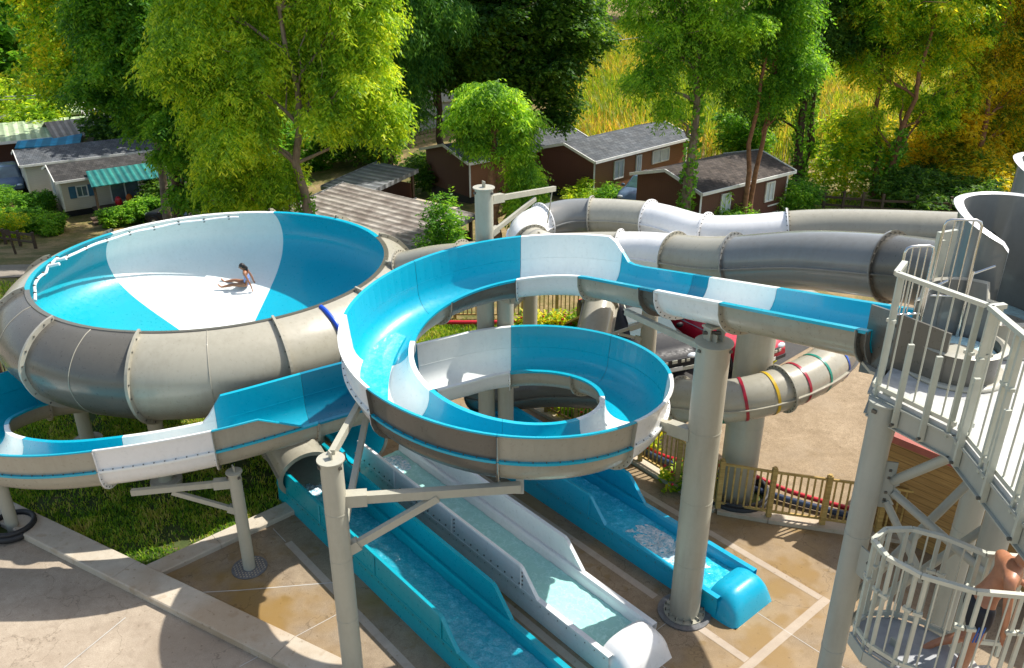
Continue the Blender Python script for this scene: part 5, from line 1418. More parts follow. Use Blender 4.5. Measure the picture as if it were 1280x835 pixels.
def tree(name, label, x, y, H, lobes, leaf, bark, seed, n=5000, leaflets=8, llen=0.17, lwid=0.07, flen=0.45, droop=0.8, trunk_r=0.22, fork=0.35, ivy=0.0, group=None, stems=1, twigs=14, spread=0.4, lean=(0, 0), shell=2.6, zoff=0.0, ivy_all=None):
    rng = np.random.default_rng(seed); rnd = random.Random(seed)
    z0 = gz(x, y) - 0.1 + zoff
    if not group: n = int(n * 1.45); llen *= .82; lwid *= .80
    th = thing(name, label, 'tree', (x, y, z0), 0, group)
    mb = MB(); trunks = []
    for s in range(stems):
        a = 2 * PI * s / stems + rnd.random()
        bx, by = (0.25 * (stems > 1) * math.cos(a), 0.25 * (stems > 1) * math.sin(a))
        top = Vector((bx + spread * math.cos(a) * (stems > 1) * 2 + lean[0], by + spread * math.sin(a) * (stems > 1) * 2 + lean[1], H * 0.86))
        P = limb(mb, (bx, by, 0), top, trunk_r / (stems ** .5), 0.04, rnd, 0.035, 9)
        trunks.append(P)
        mb.cyl((bx, by, -.1), (bx, by, 0.35), trunk_r / (stems ** .5) * 1.35, trunk_r / (stems ** .5), 10, 0, False)
    for i, lb in enumerate(lobes):
        P = rnd.choice(trunks); c = Vector(lb[:3])
        k = min(range(len(P)), key=lambda j: abs(P[j].z - (c.z - lb[5] * 0.5 - 0.25 * H * 0.3)))
        st = P[max(1, k)]
        Q = limb(mb, st, c, trunk_r * 0.34 / (stems ** .3), 0.03, rnd, 0.14)
        for j in range(max(1, twigs // max(1, len(lobes)) + 1)):
            q = rnd.choice(Q[1:]); t = c + Vector((rnd.gauss(0, 1) * lb[3], rnd.gauss(0, 1) * lb[4], rnd.gauss(0, .8) * lb[5])) * 0.62
            limb(mb, q, t, 0.035, 0.010, rnd, 0.16, 4)
    mb.build('trunk', [bark], th)
    V, F = leaf_cloud(rng, lobes, n, leaflets, llen, lwid, flen, droop, shell=shell)
    np_mesh('crown', V, F, leaf, th)
    if ivy:
        pts = []
        for P in trunks:
            for a_, b_ in zip(P, P[1:]):
                if a_.z > ivy: break
                for k in range(130):
                    f = rnd.random(); q = a_.lerp(b_, f); an = rnd.uniform(0, 2 * PI); rr = trunk_r / (stems ** .5) * (1 - 0.6 * q.z / H) + rnd.uniform(.02, .14)
                    pts.append((q.x + rr * math.cos(an), q.y + rr * math.sin(an), q.z))
        C = np.array(pts); m = len(C); d = rng.normal(size=(m, 3)); d[:, 2] -= 0.5; d /= np.linalg.norm(d, axis=1)[:, None]
        w = np.cross(d, rng.normal(size=(m, 3))); w /= np.linalg.norm(w, axis=1)[:, None]; s_ = 0.14
        V = np.stack([C - w * s_ * .5, C + d * s_ * .5 - w * s_ * .5, C + d * s_ * .5 + w * s_ * .5, C + w * s_ * .5], 1)
        V2 = V + rng.normal(size=(m, 1, 3)) * 0.05
        VV = np.concatenate([V, V2]).reshape(-1, 3)
        np_mesh('ivy', VV, np.arange(len(VV)).reshape(-1, 4), IVY, th)
    return th
def auto_lobes(seed, rx, rz, zc, n=9, size=0.48, squash=0.8, ry=None):
    """lobes spread over a rough crown envelope centred at height zc"""
    rnd = random.Random(seed); out = [(0, 0, zc, rx * .55, (ry or rx) * .55, rz * .6)]
    for i in range(n):
        a = 2 * PI * (i * 0.618 + rnd.random() * .1); u = -0.85 + 1.7 * (i + .5) / n
        rr = math.sqrt(max(0.05, 1 - u * u)) * 0.68
        s = size * rnd.uniform(.75, 1.2)
        out.append((rr * rx * math.cos(a), rr * (ry or rx) * math.sin(a), zc + u * rz * .68, rx * s, (ry or rx) * s, rz * s * squash))
    return out
def wpos(px, y, z=0):   # x at depth y under image column px
    w = y * math.cos(CAM_P) + (CAM_H - z) * math.sin(CAM_P); return (px - 640) / CAM_F * w

# A: large lime tree over the bowl, its pale trunk showing
y = 32.5; x = wpos(392, y, -1)
tree('ash_tree', 'big lime green drooping tree rising behind the bowl with pale bare limbs', x, y, 14.5,
     [(0, 1.4, 8.5, 2.6, 1.6, 2.6), (-2.6, -.3, 8.3, 1.9, 1.8, 2.4), (2.4, 0, 9.6, 1.8, 1.6, 1.9), (-1.5, .2, 11.6, 2.4, 2, 2.1), (1.4, .3, 12.3, 2.2, 2, 2.0), (-3.4, .4, 10.4, 1.5, 1.5, 1.9), (-2.0, -.6, 5.8, 1.5, 1.4, 1.7),
      (-3.4, -.2, 6.0, 1.1, 1.2, 1.6), (1.7, -.6, 6.6, 1.2, 1.1, 1.4), (2.7, 0, 7.6, 1.1, 1.1, 1.2), (3.1, .5, 11.4, 1.3, 1.3, 1.5), (0.8, .8, 8.0, 1.3, 1.1, 1.5), (-3.3, 0, 3.4, 1.2, 1.1, 1.5), (-2.1, .3, 3.0, 1.2, 1.1, 1.4), (-1.0, .4, 3.4, .9, .9, 1.2), (3.3, 0, 5.6, .8, .8, 1.0)],
     LEAF_LIME, BARK, 11, n=15000, leaflets=8, llen=0.26, lwid=0.085, flen=0.5, droop=1.1, trunk_r=0.24, twigs=46, ivy=2.2, lean=(-.3, 0))
# B: dense darker trees left of it
y = 37; x = wpos(222, y, 0)
tree('chestnut_tree', 'dense mid green tree behind the left rim of the bowl', x, y, 15, [(0, 0, 9, 2.6, 2.3, 2.4), (-1.9, 0, 8.0, 1.4, 1.4, 1.3), (1.5, -.4, 6.6, 1.7, 1.5, 1.8), (-.8, 0, 11.8, 2.4, 2.2, 2.1), (1.8, .3, 10.4, 1.7, 1.7, 2.0), (-2.2, .3, 10.2, 1.4, 1.4, 1.4), (1.0, -.6, 4.9, 1.1, 1.0, .9), (2.4, -.4, 7.9, 1.3, 1.3, 1.6), (-.6, -.2, 6.9, 1.3, 1.2, 1.1), (1.9, .5, 3.2, 1.5, 1.4, 1.5), (3.6, .4, 4.6, 1.5, 1.3, 1.9), (3.0, .6, 2.2, 1.5, 1.2, 1.1)],
     LEAF_MID, BARK_DARK, 12, n=14000, leaflets=7, llen=0.27, lwid=0.11, flen=0.42, droop=0.7, trunk_r=.3, shell=3)
y = 45; x = wpos(190, y, 3)
tree('maple_tree', 'tall yellow green tree with orange tips above the dense one at the left', x, y, 18, auto_lobes(5, 5.2, 5.4, 12.6, 11), LEAF_YEL, BARK, 13, n=9500, leaflets=6, llen=0.32, lwid=0.15, flen=.5, trunk_r=.3)
y = 42; x = wpos(280, y, 3)
tree('maple_tree', 'light green tree filling the gap between the lime tree and the dense one', x, y, 17, auto_lobes(6, 4.3, 6.0, 11, 11), LEAF_LIME, BARK, 14, n=8500, leaflets=6, llen=0.3, lwid=0.13, flen=.5, trunk_r=.3)
# center dark tree with two leaning trunks
y = 47; x = wpos(566, y, -2)
tree('oak_tree', 'large dark oak-like tree in the centre with two dark leaning trunks', x, y, 17, [(0, 0, 9.6, 3.6, 3, 3), (3.4, 0, 9.2, 3, 2.6, 2.7), (-3.2, 0, 9.4, 2.6, 2.4, 3), (1.6, 0, 12.6, 3.6, 3, 2.4), (-2, 0, 12.8, 3, 3, 2.4), (5.6, 0, 10.8, 2.6, 2.4, 2.6), (4.9, -.3, 7.0, 2.1, 2, 2.1), (2.3, -.5, 6.6, 2, 1.8, 1.8), (-3.6, -.2, 6.3, 1.7, 1.6, 1.8), (6.5, 0, 8.2, 1.6, 1.6, 1.8), (6.2, 0, 5.2, 1.1, 1.2, 1.1), (-1.2, -.4, 6.9, 1.4, 1.4, 1.3)],
     LEAF_DARK, BARK_DARK, 15, n=16000, leaflets=7, llen=0.30, lwid=0.16, flen=.45, droop=.45, trunk_r=.34, stems=2, spread=.7, shell=2.8)
y = 44; x = wpos(485, y, 2)
tree('willow_tree', 'thin weeping blue-green tree left of the dark centre tree', x, y, 15, [(0, 0, 11, 2.4, 2, 3), (-.8, 0, 8, 1.6, 1.5, 2.6), (1.1, 0, 7.2, 1.4, 1.3, 2.1), (1.9, 0, 10.5, 1.8, 1.6, 2.4), (.2, 0, 5.4, 1.2, 1.1, 1.5)], LEAF_BLUEG, BARK_DARK, 16, n=6000, leaflets=6, llen=.3, lwid=.07, flen=.6, droop=1.6, trunk_r=.2, ivy=3)
# small bright tree with rough brown trunk
y = 33.5; x = wpos(617, y, -1)
tree('tree_of_heaven', 'small bright green tree on a thick rough brown trunk behind the tall post', x, y, 7.2, [(0, 0, 6.45, .95, .9, .6), (-1.0, 0, 5.75, .62, .6, .5), (1.0, .1, 5.6, .68, .6, .55), (-.75, .3, 4.75, .5, .5, .45), (.95, .1, 4.45, .6, .5, .6), (1.15, .2, 3.2, .55, .5, .8), (1.25, .1, 2.0, .7, .6, .8), (-.2, .5, 5.3, .6, .4, .6)],
     LEAF_BRIGHT, BARK_RED, 17, n=2300, leaflets=10, llen=.26, lwid=.08, flen=.6, droop=1.0, trunk_r=.36, twigs=10)
# right-hand trees
y = 36.6; x = wpos(853, y, -1.5)
tree('tree_of_heaven', 'bright green tree on a straight ivy covered trunk between the brown cabins', x, y, 15, [(-1.2, 0, 8.4, 1.6, 1.4, 1.4), (.6, 0, 9.2, 1.5, 1.4, 1.4), (-.2, 0, 11, 2.2, 1.8, 1.8), (-1.9, 0, 7.1, 1.0, .9, .8), (1.0, 0, 7.5, .9, .8, .8), (1.6, 0, 11.2, 1.3, 1.3, 1.4), (-2.4, 0, 10.2, 1.2, 1.1, 1.3), (-1.0, -.3, 5.7, .6, .6, .5), (0, 0, 13, 2, 1.8, 1.4)],
     LEAF_BRIGHT, BARK, 18, n=5000, leaflets=10, llen=.24, lwid=.075, flen=.6, droop=.95, trunk_r=.27, ivy=7.0, twigs=26)
y = 38.0; x = wpos(930, y, -1.5)
tree('acacia_tree', 'tree with reddish forked trunk in front of the second brown cabin', x, y, 14.5, [(0.4, 0, 9.4, 1.7, 1.5, 1.6), (-1.0, 0, 8.2, 1.2, 1.1, 1.1), (1.4, 0, 7.7, 1.2, 1.1, 1.2), (.2, 0, 11.4, 2, 1.8, 1.6), (-.9, 0, 6.3, .8, .8, .7), (.6, 0, 6.2, .9, .8, .8)],
     LEAF_MID, BARK_RED, 19, n=3600, leaflets=9, llen=.24, lwid=.085, flen=.5, droop=.9, trunk_r=.2, stems=2, spread=.3, twigs=20, lean=(.4, 0))
y = 46; x = wpos(998, y, -1.5)
tree('ivy_tree', 'dark twin trunks wrapped in ivy by the corner of the right cabin', x, y, 16, [(0, 0, 9.8, 2.2, 2, 1.8), (2, 0, 8.8, 1.6, 1.5, 1.5), (-1.5, 0, 8.6, 1.5, 1.4, 1.4), (.6, 0, 12, 2.8, 2.4, 2), (2.4, 0, 11, 1.7, 1.6, 1.6), (-1.2, 0, 6.3, 1.0, .9, 1.0), (-2.4, 0, 5.0, .9, .8, .8)],
     LEAF_DARK, BARK_DARK, 20, n=7000, leaflets=8, llen=.27, lwid=.1, flen=.5, droop=.8, trunk_r=.42, stems=2, spread=.5, ivy=7.5, twigs=22)
y = 44.5; x = wpos(1100, y, -1.5)
tree('ash_tree', 'open multi stemmed tree with yellowish leaves in front of the corn field', x, y, 15, [(0, 0, 8.6, 1.8, 1.6, 1.6), (-1.8, 0, 7.2, 1.3, 1.2, 1.3), (2.0, 0, 8.2, 1.7, 1.5, 1.6), (.4, 0, 11.4, 3, 2.4, 2), (-1.8, 0, 10.2, 1.8, 1.6, 1.8), (2.9, 0, 10.6, 1.8, 1.6, 1.8), (-1.5, 0, 4.6, 1.0, .9, 1.0), (1.6, -.3, 5.2, 1.1, 1, 1.0), (3, 0, 6, 1.1, 1, 1.2), (.2, 0, 5.8, .8, .8, .8)],
     LEAF_YEL, BARK_RED, 21, n=6000, leaflets=8, llen=.26, lwid=.09, flen=.5, droop=.9, trunk_r=.33, stems=3, spread=.9, twigs=36, ivy=3.0)
y = 46; x = wpos(1215, y, -1)
tree('ash_tree', 'tree with orange tinged foliage at the right edge, left of the flared tub', x, y, 15, [(0, 0, 7.8, 2.3, 2, 2.2), (-1.6, 0, 10.6, 2, 1.8, 2.1), (1.8, 0, 10.2, 2.4, 2, 2.4), (0, 0, 12.8, 3, 2.4, 1.8), (-1.6, 0, 5.2, 1.3, 1.2, 1.5), (1.4, 0, 4.9, 1.6, 1.5, 1.6), (3, 0, 7, 1.7, 1.5, 1.9), (0.2, 0, 3.0, 1.2, 1.1, 1.1)],
     LEAF_ORANGE, BARK_RED, 22, n=10000, leaflets=8, llen=.26, lwid=.09, flen=.5, droop=.9, trunk_r=.28, stems=2, spread=.8, twigs=26)
y = 50; x = wpos(1300, y, -1)
tree('ash_tree', 'orange tinged tree cut by the top right corner of the photo', x, y, 16, auto_lobes(31, 3.6, 5.2, 8.6, 10), LEAF_ORANGE, BARK_RED, 23, n=7500, leaflets=7, llen=.3, lwid=.11, flen=.5, trunk_r=.28)

# background trees, three kinds copied
def proto_tree(name, label, seed, rx, rz, zc, H, leaf, n=5200):
    return tree(name, label, 0.0, 200.0, H, auto_lobes(seed, rx, rz, zc, 12), leaf, BARK_DARK, seed, n=n, leaflets=5, llen=.62, lwid=.34, flen=.7, droop=.5, trunk_r=.35, twigs=6, group='trees on the far edge of the site', shell=3.2)
K = [proto_tree('forest_tree', 'x', 41, 5.2, 6.2, 10, 16, LEAF_DARK), proto_tree('forest_tree', 'x', 42, 5.6, 5.6, 9, 15, LEAF_MID), proto_tree('forest_tree', 'x', 43, 4.6, 6.8, 10.5, 17, LEAF_BLUEG), proto_tree('forest_tree', 'x', 44, 5.0, 5.5, 9, 14.5, LEAF_YEL)]
labels = {0: 'dark green forest tree', 1: 'mid green forest tree', 2: 'blue green forest tree', 3: 'yellow green forest tree'}
spots = [(-70, 92, 0, 'at the far left edge'), (5, 82, 3, 'light one at the top left edge of the photo'), (38, 100, 0, 'tall in the top left corner'), (78, 92, 1, 'above the beige homes'), (118, 104, 2, 'behind the striped awning home'), (110, 92, 2, 'right above the green roofs'), (150, 88, 0, 'above the striped awning home'), (215, 96, 1, 'behind the left trees'),
         (285, 100, 0, 'behind the light green tree'), (345, 96, 2, 'behind the lime tree'), (410, 90, 0, 'right of the lime tree top'), (458, 78, 0, 'dark, between lime tree and centre tree'), (505, 88, 1, 'behind the weeping tree'), (560, 96, 0, 'behind the centre tree'), (640, 92, 0, 'behind the right half of the centre tree'), (700, 100, 1, 'at the field corner'),
         (742, 118, 1, 'at the far left end of the corn field'), (790, 124, 3, 'beyond the corn field, left'), (845, 120, 1, 'beyond the corn field behind the ivy tree'), (905, 126, 3, 'beyond the corn field behind the forked tree'), (965, 122, 1, 'beyond the corn field, centre'), (1030, 128, 0, 'beyond the corn field behind the twin trunks'), (1100, 124, 3, 'beyond the corn field behind the open tree'), (1165, 126, 1, 'beyond the corn field, right'), (1235, 122, 0, 'beyond the corn field at the right'), (1310, 126, 1, 'beyond the corn field at the right edge'),
         (20, 120, 1, 'on the hill at the far left'), (170, 124, 3, 'on the hill above the left trees'), (320, 126, 1, 'on the hill behind the lime tree'), (480, 122, 3, 'on the hill left of the centre tree'), (600, 124, 0, 'on the hill behind the centre tree'), (395, 74, 0, 'in the shade behind the grey shed roof'), (640, 72, 2, 'low behind the centre trunks'), (690, 84, 0, 'at the left end of the corn field'), (540, 78, 0, 'behind the pale stone building'), (330, 70, 1, 'between lime tree and dense tree'), (250, 66, 0, 'behind the foot of the dense tree'),
         (-60, 74, 1, 'cut by the left edge above the green roof')]
used = set()
rs = random.Random(5)
for px, y, k, where in spots:
    x = wpos(px, y, 4); s = rs.uniform(.9, 1.18)
    if k in used: o = copy_tree(K[k])
    else: o = K[k]; used.add(k)
    o.location = (x, y, gz(x, y) - .2); o.scale = (s, s, s); o.rotation_euler = (0, 0, rs.uniform(0, 6.28))
    o['label'] = labels[k] + ' ' + where; 
# young bamboo-like saplings by the green roofs
def bush(name, label, px, py, r, h, leaf, seed, n=700, cat='shrub', pos=None, llen=.16, lwid=.07, flen=.3, droop=.3, leaflets=7, z=None, lobes=None):
    p = G(px, py) if pos is None else Vector((*pos, 0)); z0 = gz(p.x, p.y) if z is None else z
    th = thing(name, label, cat, (p.x, p.y, z0))
    rng = np.random.default_rng(seed); rnd = random.Random(seed)
    L = lobes or [(0, 0, h * .5, r * .8, r * .8, h * .5)] + [(r * .55 * math.cos(i * 2.1 + seed), r * .55 * math.sin(i * 2.1 + seed), h * rnd.uniform(.35, .7), r * .5, r * .5, h * .36) for i in range(4)]
    V, F = leaf_cloud(rng, L, n, leaflets, llen, lwid, flen, droop, shell=3)
    V[:, 2] = np.maximum(V[:, 2], 0.0)
    np_mesh('foliage', V, F, leaf, th)
    mb = MB()
    for i in range(5): limb(mb, (0, 0, -.05), (rnd.uniform(-r, r) * .6, rnd.uniform(-r, r) * .6, h * .7), .03, .008, rnd, .1, 3)
    mb.build('stems', [BARK_DARK], th)
    return th
bush('shrub', 'round yellow-green bush at the left of the first brown cabin', 722, 258, .9, 1.3, LEAF_LIME, 51)
bush('shrub', 'low clipped green bush in front of the first brown cabin', 764, 258, 1.1, 1.1, LEAF_MID, 52)
bush('shrub', 'dark rounded bush at the corner of the right cabin', 985, 268, 1.7, 1.9, LEAF_MID, 53, n=1500)
bush('sapling', 'bright sapling with long fronds in front of the right cabin', 886, 282, 1.0, 2.0, LEAF_BRIGHT, 54, n=420, llen=.24, flen=.7, leaflets=12, droop=.9)
bush('shrub', 'low green bush under the forked tree', 912, 288, 1.2, .9, LEAF_MID, 55)
bush('shrub', 'wide dark bush left of the flared tub below the open tree', 1165, 262, 3.0, 1.9, LEAF_DARK, 56, n=3000, llen=.22, lwid=.1)
bush('shrub', 'dark leafy bush behind the shadowy tree foot at the right', 1225, 258, 2.4, 2.4, LEAF_ORANGE, 57, n=2400, llen=.22, lwid=.1)
bush('shrub', 'young leafy shrub poking above the tube in front of the corrugated roof', 0, 0, .8, 2.9, LEAF_MID, 58, n=700, pos=(-2.6, 29.5), droop=.2)
bush('shrub', 'yellow-green shrub touching the left edge by the road', 8, 300, 1.1, 1.6, LEAF_YEL, 59, n=800)
bush('shrub', 'shrub at the left edge by the small truck', 0, 262, 1.4, 1.5, LEAF_MID, 60, n=800)
bush('shrub', 'dark hedge clump below the pale far house', 545, 238, 1.9, 2.2, LEAF_DARK, 61, n=1400, llen=.22, lwid=.1)
bush('shrub', 'dark shrub at the foot of the dense left tree', 212, 262, 1.6, 1.9, LEAF_DARK, 62, n=1300, llen=.2, lwid=.1)
bush('shrub', 'dark undergrowth behind the left rim of the bowl', 285, 262, 2.2, 2.0, LEAF_DARK, 81, n=1700, llen=.2, lwid=.1)
bush('shrub', 'shady undergrowth left of the rusty corrugated roof', 335, 256, 2.0, 2.3, LEAF_MID, 82, n=1700, llen=.2, lwid=.1)
bush('shrub', 'dark undergrowth at the foot of the weeping tree', 455, 205, 3.2, 3.4, LEAF_DARK, 83, n=2200, llen=.3, lwid=.14)
bush('shrub', 'tall dark undergrowth behind the lime tree trunk', 370, 215, 3.6, 4.2, LEAF_MID, 84, n=2600, llen=.3, lwid=.14)
bush('shrub', 'thick dark shrub mass between the far homes and the dense tree', 200, 205, 4.0, 5.0, LEAF_DARK, 85, n=3000, llen=.34, lwid=.16)
bush('sapling', 'leafy young growth hanging behind the right cabin roof', 925, 215, 1.8, 4.2, LEAF_MID, 87, n=1500, llen=.26, lwid=.1)
bush('sapling', 'yellowish young growth between the dark twin trunks and the open tree', 1052, 248, 2.2, 4.6, LEAF_YEL, 88, n=1500, llen=.26, lwid=.1)
bush('sapling', 'orange tinged young growth right of the open tree', 1150, 240, 2.6, 5.0, LEAF_ORANGE, 89, n=2400, llen=.26, lwid=.1)
bush('sapling', 'dense orange tinged growth at the right edge above the flared tub', 1262, 235, 3.2, 5.6, LEAF_ORANGE, 90, n=3400, llen=.26, lwid=.1)
bush('shrub', 'shrub mass right of the centre trunks', 640, 215, 2.6, 3.6, LEAF_DARK, 86, n=2200, llen=.3, lwid=.14)
bush('sapling', 'tall pale bamboo clump beside the green roofs', 28, 178, 2.6, 5.4, LEAF_LIME, 63, n=1500, llen=.4, lwid=.14, flen=.9, droop=.4)
bush('sapling', 'second pale bamboo clump between the green roof and the striped awning', 58, 192, 2.0, 4.6, LEAF_LIME, 64, n=1200, llen=.4, lwid=.14, flen=.9, droop=.4)
# clipped hedges (boxy lobes)
def hedge(label, a, b, w, h, seed, n, leaf=None):
    pa, pb = G(*a), G(*b); c = (pa + pb) / 2
    L = []; m = 7
    for i in range(m):
        p = pa.lerp(pb, (i + .5) / m) - c
        L.append((p.x, p.y, h * .5 + gz(c.x + p.x, c.y + p.y) - gz(c.x, c.y), (pb - pa).length / m * .8, w * .5, h * .52))
    bush('hedge', label, 0, 0, w, h, leaf or LEAF_MID, seed, n, 'hedge', (c.x, c.y), llen=.13, lwid=.08, flen=.18, lobes=L)
hedge('clipped green hedge in front of the left beige home', (5, 286), (76, 292), 1.7, 1.25, 71, 3800)
hedge('second clipped hedge close to the wall of the beige home', (28, 266), (68, 270), 1.5, 1.4, 72, 2200)
hedge('loose green hedge right of the porch steps', (132, 286), (218, 268), 1.5, 1.3, 73, 3400, LEAF_MID)

# ---------------------------------------------------------------- corn field, one mass of blades
rng = np.random.default_rng(9)
m = 75000
X = rng.uniform(-2, 75, m); Yy = rng.uniform(0, 1, m) ** 0.75 * 60 + 52
keep = (X > 3.5 + (Yy - 52) * .06) & (Yy < 116) & ((Yy > 52) ) 
X, Yy = X[keep], Yy[keep]; X = np.round(X / 0.55) * 0.55 + rng.normal(0, .12, len(X)); m = len(X)
Z = np.array([gz(a, b) for a, b in zip(X, Yy)])
Vs = []
for k in range(5):
    ang = rng.uniform(0, 2 * PI, m); h0 = rng.uniform(.2, 1.9, m); ln = rng.uniform(.25, .6, m); w = .035
    dx, dy = np.cos(ang), np.sin(ang)
    if k == 0: h0 = np.zeros(m); ln = rng.uniform(.05, .2, m); top = rng.uniform(1.7, 2.5, m)
    else: top = h0 + rng.uniform(.25, .7, m)
    V = np.zeros((m, 4, 3))
    V[:, 0] = np.c_[X - dy * w, Yy + dx * w, Z + h0]; V[:, 1] = np.c_[X + dy * w, Yy - dx * w, Z + h0]
    V[:, 2] = np.c_[X + dx * ln + dy * w * .3, Yy + dy * ln - dx * w * .3, Z + top]; V[:, 3] = np.c_[X + dx * ln - dy * w * .3, Yy + dy * ln + dx * w * .3, Z + top]
    Vs.append(V)
V = np.concatenate(Vs).reshape(-1, 3)
tag(np_mesh('corn_field', V, np.arange(len(V)).reshape(-1, 4), CORNM), 'yellow green ripening corn field beyond the brown cabins', 'corn', kind='stuff')
# ---------------------------------------------------------------- mobile homes, cabins and roofs
def m_siding(name, col, per=9.0, dark=0.75, vertical=False):
    t = NT(name); p = t.coord('Object')
    sx = t.node('ShaderNodeSeparateXYZ'); t.link(p, sx.inputs[0])
    if vertical: v = t.math('ADD', sx.outputs[0], sx.outputs[1])
    else: v = sx.outputs[2]
    fr = t.math('FRACT', t.math('MULTIPLY', v, per))
    g = t.ramp(fr, [(0.0, (dark,) * 3), (0.15, (1, 1, 1))])
    n = t.noise(p, 1.5, 4, .6); c = t.ramp(n, [(0.3, tuple(x * .88 for x in col)), (0.7, col)])
    t.bsdf(t.mix(1.0, c, g, 'MULTIPLY'), .6, 0, g, .3, .01); return t.m
def m_tiles(name, c1, c2, sc=4.0):
    t = NT(name); p = t.coord('Object')
    b = t.node('ShaderNodeTexBrick'); b.inputs['Scale'].default_value = sc; b.inputs['Color1'].default_value = (*c1, 1); b.inputs['Color2'].default_value = (*c2, 1); b.inputs['Mortar'].default_value = (c1[0] * .35, c1[1] * .35, c1[2] * .35, 1)
    b.inputs['Mortar Size'].default_value = .03; b.inputs['Brick Width'].default_value = .9; b.inputs['Row Height'].default_value = .9
    t.link(p, b.inputs['Vector']); n = t.noise(p, 1.2, 5, .65)
    c = t.mix(.5, b.outputs['Color'], t.ramp(n, [(.35, (.6, .55, .5)), (.65, (1.3, 1.3, 1.3))]), 'MULTIPLY')
    t.bsdf(c, .85, 0, b.outputs['Fac'], .3, .01, spec=.2); return t.m
def m_corr(name, c1, c2, per=6.0, ax=0):
    t = NT(name); p = t.coord('Object'); sx = t.node('ShaderNodeSeparateXYZ'); t.link(p, sx.inputs[0])
    s = t.math('SINE', t.math('MULTIPLY', sx.outputs[ax], per * 6.283)); mp = t.node('ShaderNodeMapping'); mp.inputs['Scale'].default_value = (.6, 4, 1); t.link(p, mp.inputs['Vector'])
    n = t.noise(p, 1.3, 6, .7); c = t.ramp(n, [(.4, c1), (.62, c2)])
    c = t.mix(t.ramp(s, [(0.0, (.55,) * 3), (.5, (0, 0, 0))]), c, tuple(x * .3 for x in c1))
    t.bsdf(c, .6, 0, s, .6, .04); return t.m
SID_BEIGE = m_siding('beige_siding', (0.62, 0.55, 0.45)); SID_GREY = m_siding('grey_siding', (0.58, 0.55, 0.50))
SID_BROWN = m_siding('brown_siding', (0.26, 0.115, 0.055)); SID_DARK = m_siding('dark_brown_and_shade_siding', (0.12, 0.045, 0.03), 8, .6, True)  # dark brown boards; also painted shade on a brown cabin's gable
SLATE = m_tiles('slate_roof', (0.036, 0.036, 0.036), (0.07, 0.068, 0.066)); SLATE_BLUE = m_tiles('blue_grey_roof', (0.07, 0.08, 0.09), (0.12, 0.13, 0.14))
TAUPE = m_corr('taupe_roof', (0.30, 0.25, 0.20), (0.44, 0.38, 0.32), 2); MOSSY = m_tiles('old_shingles', (0.05, 0.042, 0.038), (0.10, 0.082, 0.07), 5)
CORR = m_corr('weathered_corrugated', (0.20, 0.165, 0.145), (0.46, 0.42, 0.38), 2.6, 1); CORR2 = m_corr('grey_corrugated', (0.16, 0.17, 0.18), (0.30, 0.31, 0.32), 2.4, 1)
GREENROOF = m_corr('pale_green_roof', (0.40, 0.52, 0.30), (0.58, 0.68, 0.44), 1.5); CREAMROOF = m_plain('cream_roof', (.50, .42, .32), .7)
TEAL = m_corr('teal_awning', (0.0, 0.13, 0.13), (0.02, 0.24, 0.20), 2.5); BLUECL = m_corr('blue_awning', (0.01, 0.22, 0.40), (0.02, 0.34, 0.55), 1)
def m_awn():
    t = NT('striped_awning'); p = t.coord('Object'); sx = t.node('ShaderNodeSeparateXYZ'); t.link(p, sx.inputs[0])
    fr = t.math('FRACT', t.math('MULTIPLY', sx.outputs[0], 1.9)); t.bsdf(t.ramp(fr, [(.49, (.75, .75, .72)), (.51, (.06, .08, .08))]), .7); return t.m
AWN = m_awn()
TRIM = m_plain('white_trim', (.72, .72, .68), .5); GLASS = m_plain('window_glass', (.10, .14, .17), .08, 0, .3, 1.5, spec=.9)
CURT = m_plain('window_curtain', (.55, .6, .62), .35); SHUT = m_plain('blue_shutter', (.03, .12, .20), .6)
def window(th, c, w, h, ang, frame=None, glass=None, shutter=None):
    cs, sn = math.cos(ang), math.sin(ang)
    def off(u, d, z): return (c[0] + u * cs + d * sn, c[1] + u * sn - d * cs, c[2] + z)
    mb = MB(); f = .07
    for u, z, ww, hh in ((0, h / 2, w + f, f), (0, -h / 2, w + f, f), (-w / 2, 0, f, h), (w / 2, 0, f, h), (0, 0, .04, h)):
        mb.box(off(u, .03, z), (ww, .07, hh), ang)
    fr = mb.build('window', [frame or TRIM], th)
    mb = MB(); mb.box(off(0, .012, 0), (w, .02, h), ang); mb.build('pane', [glass or GLASS], fr)
    if shutter:
        for s in (-1, 1):
            mb = MB(); mb.box(off(s * (w / 2 + .24), .03, 0), (.38, .04, h + .08), ang); mb.build('shutter', [shutter], th)
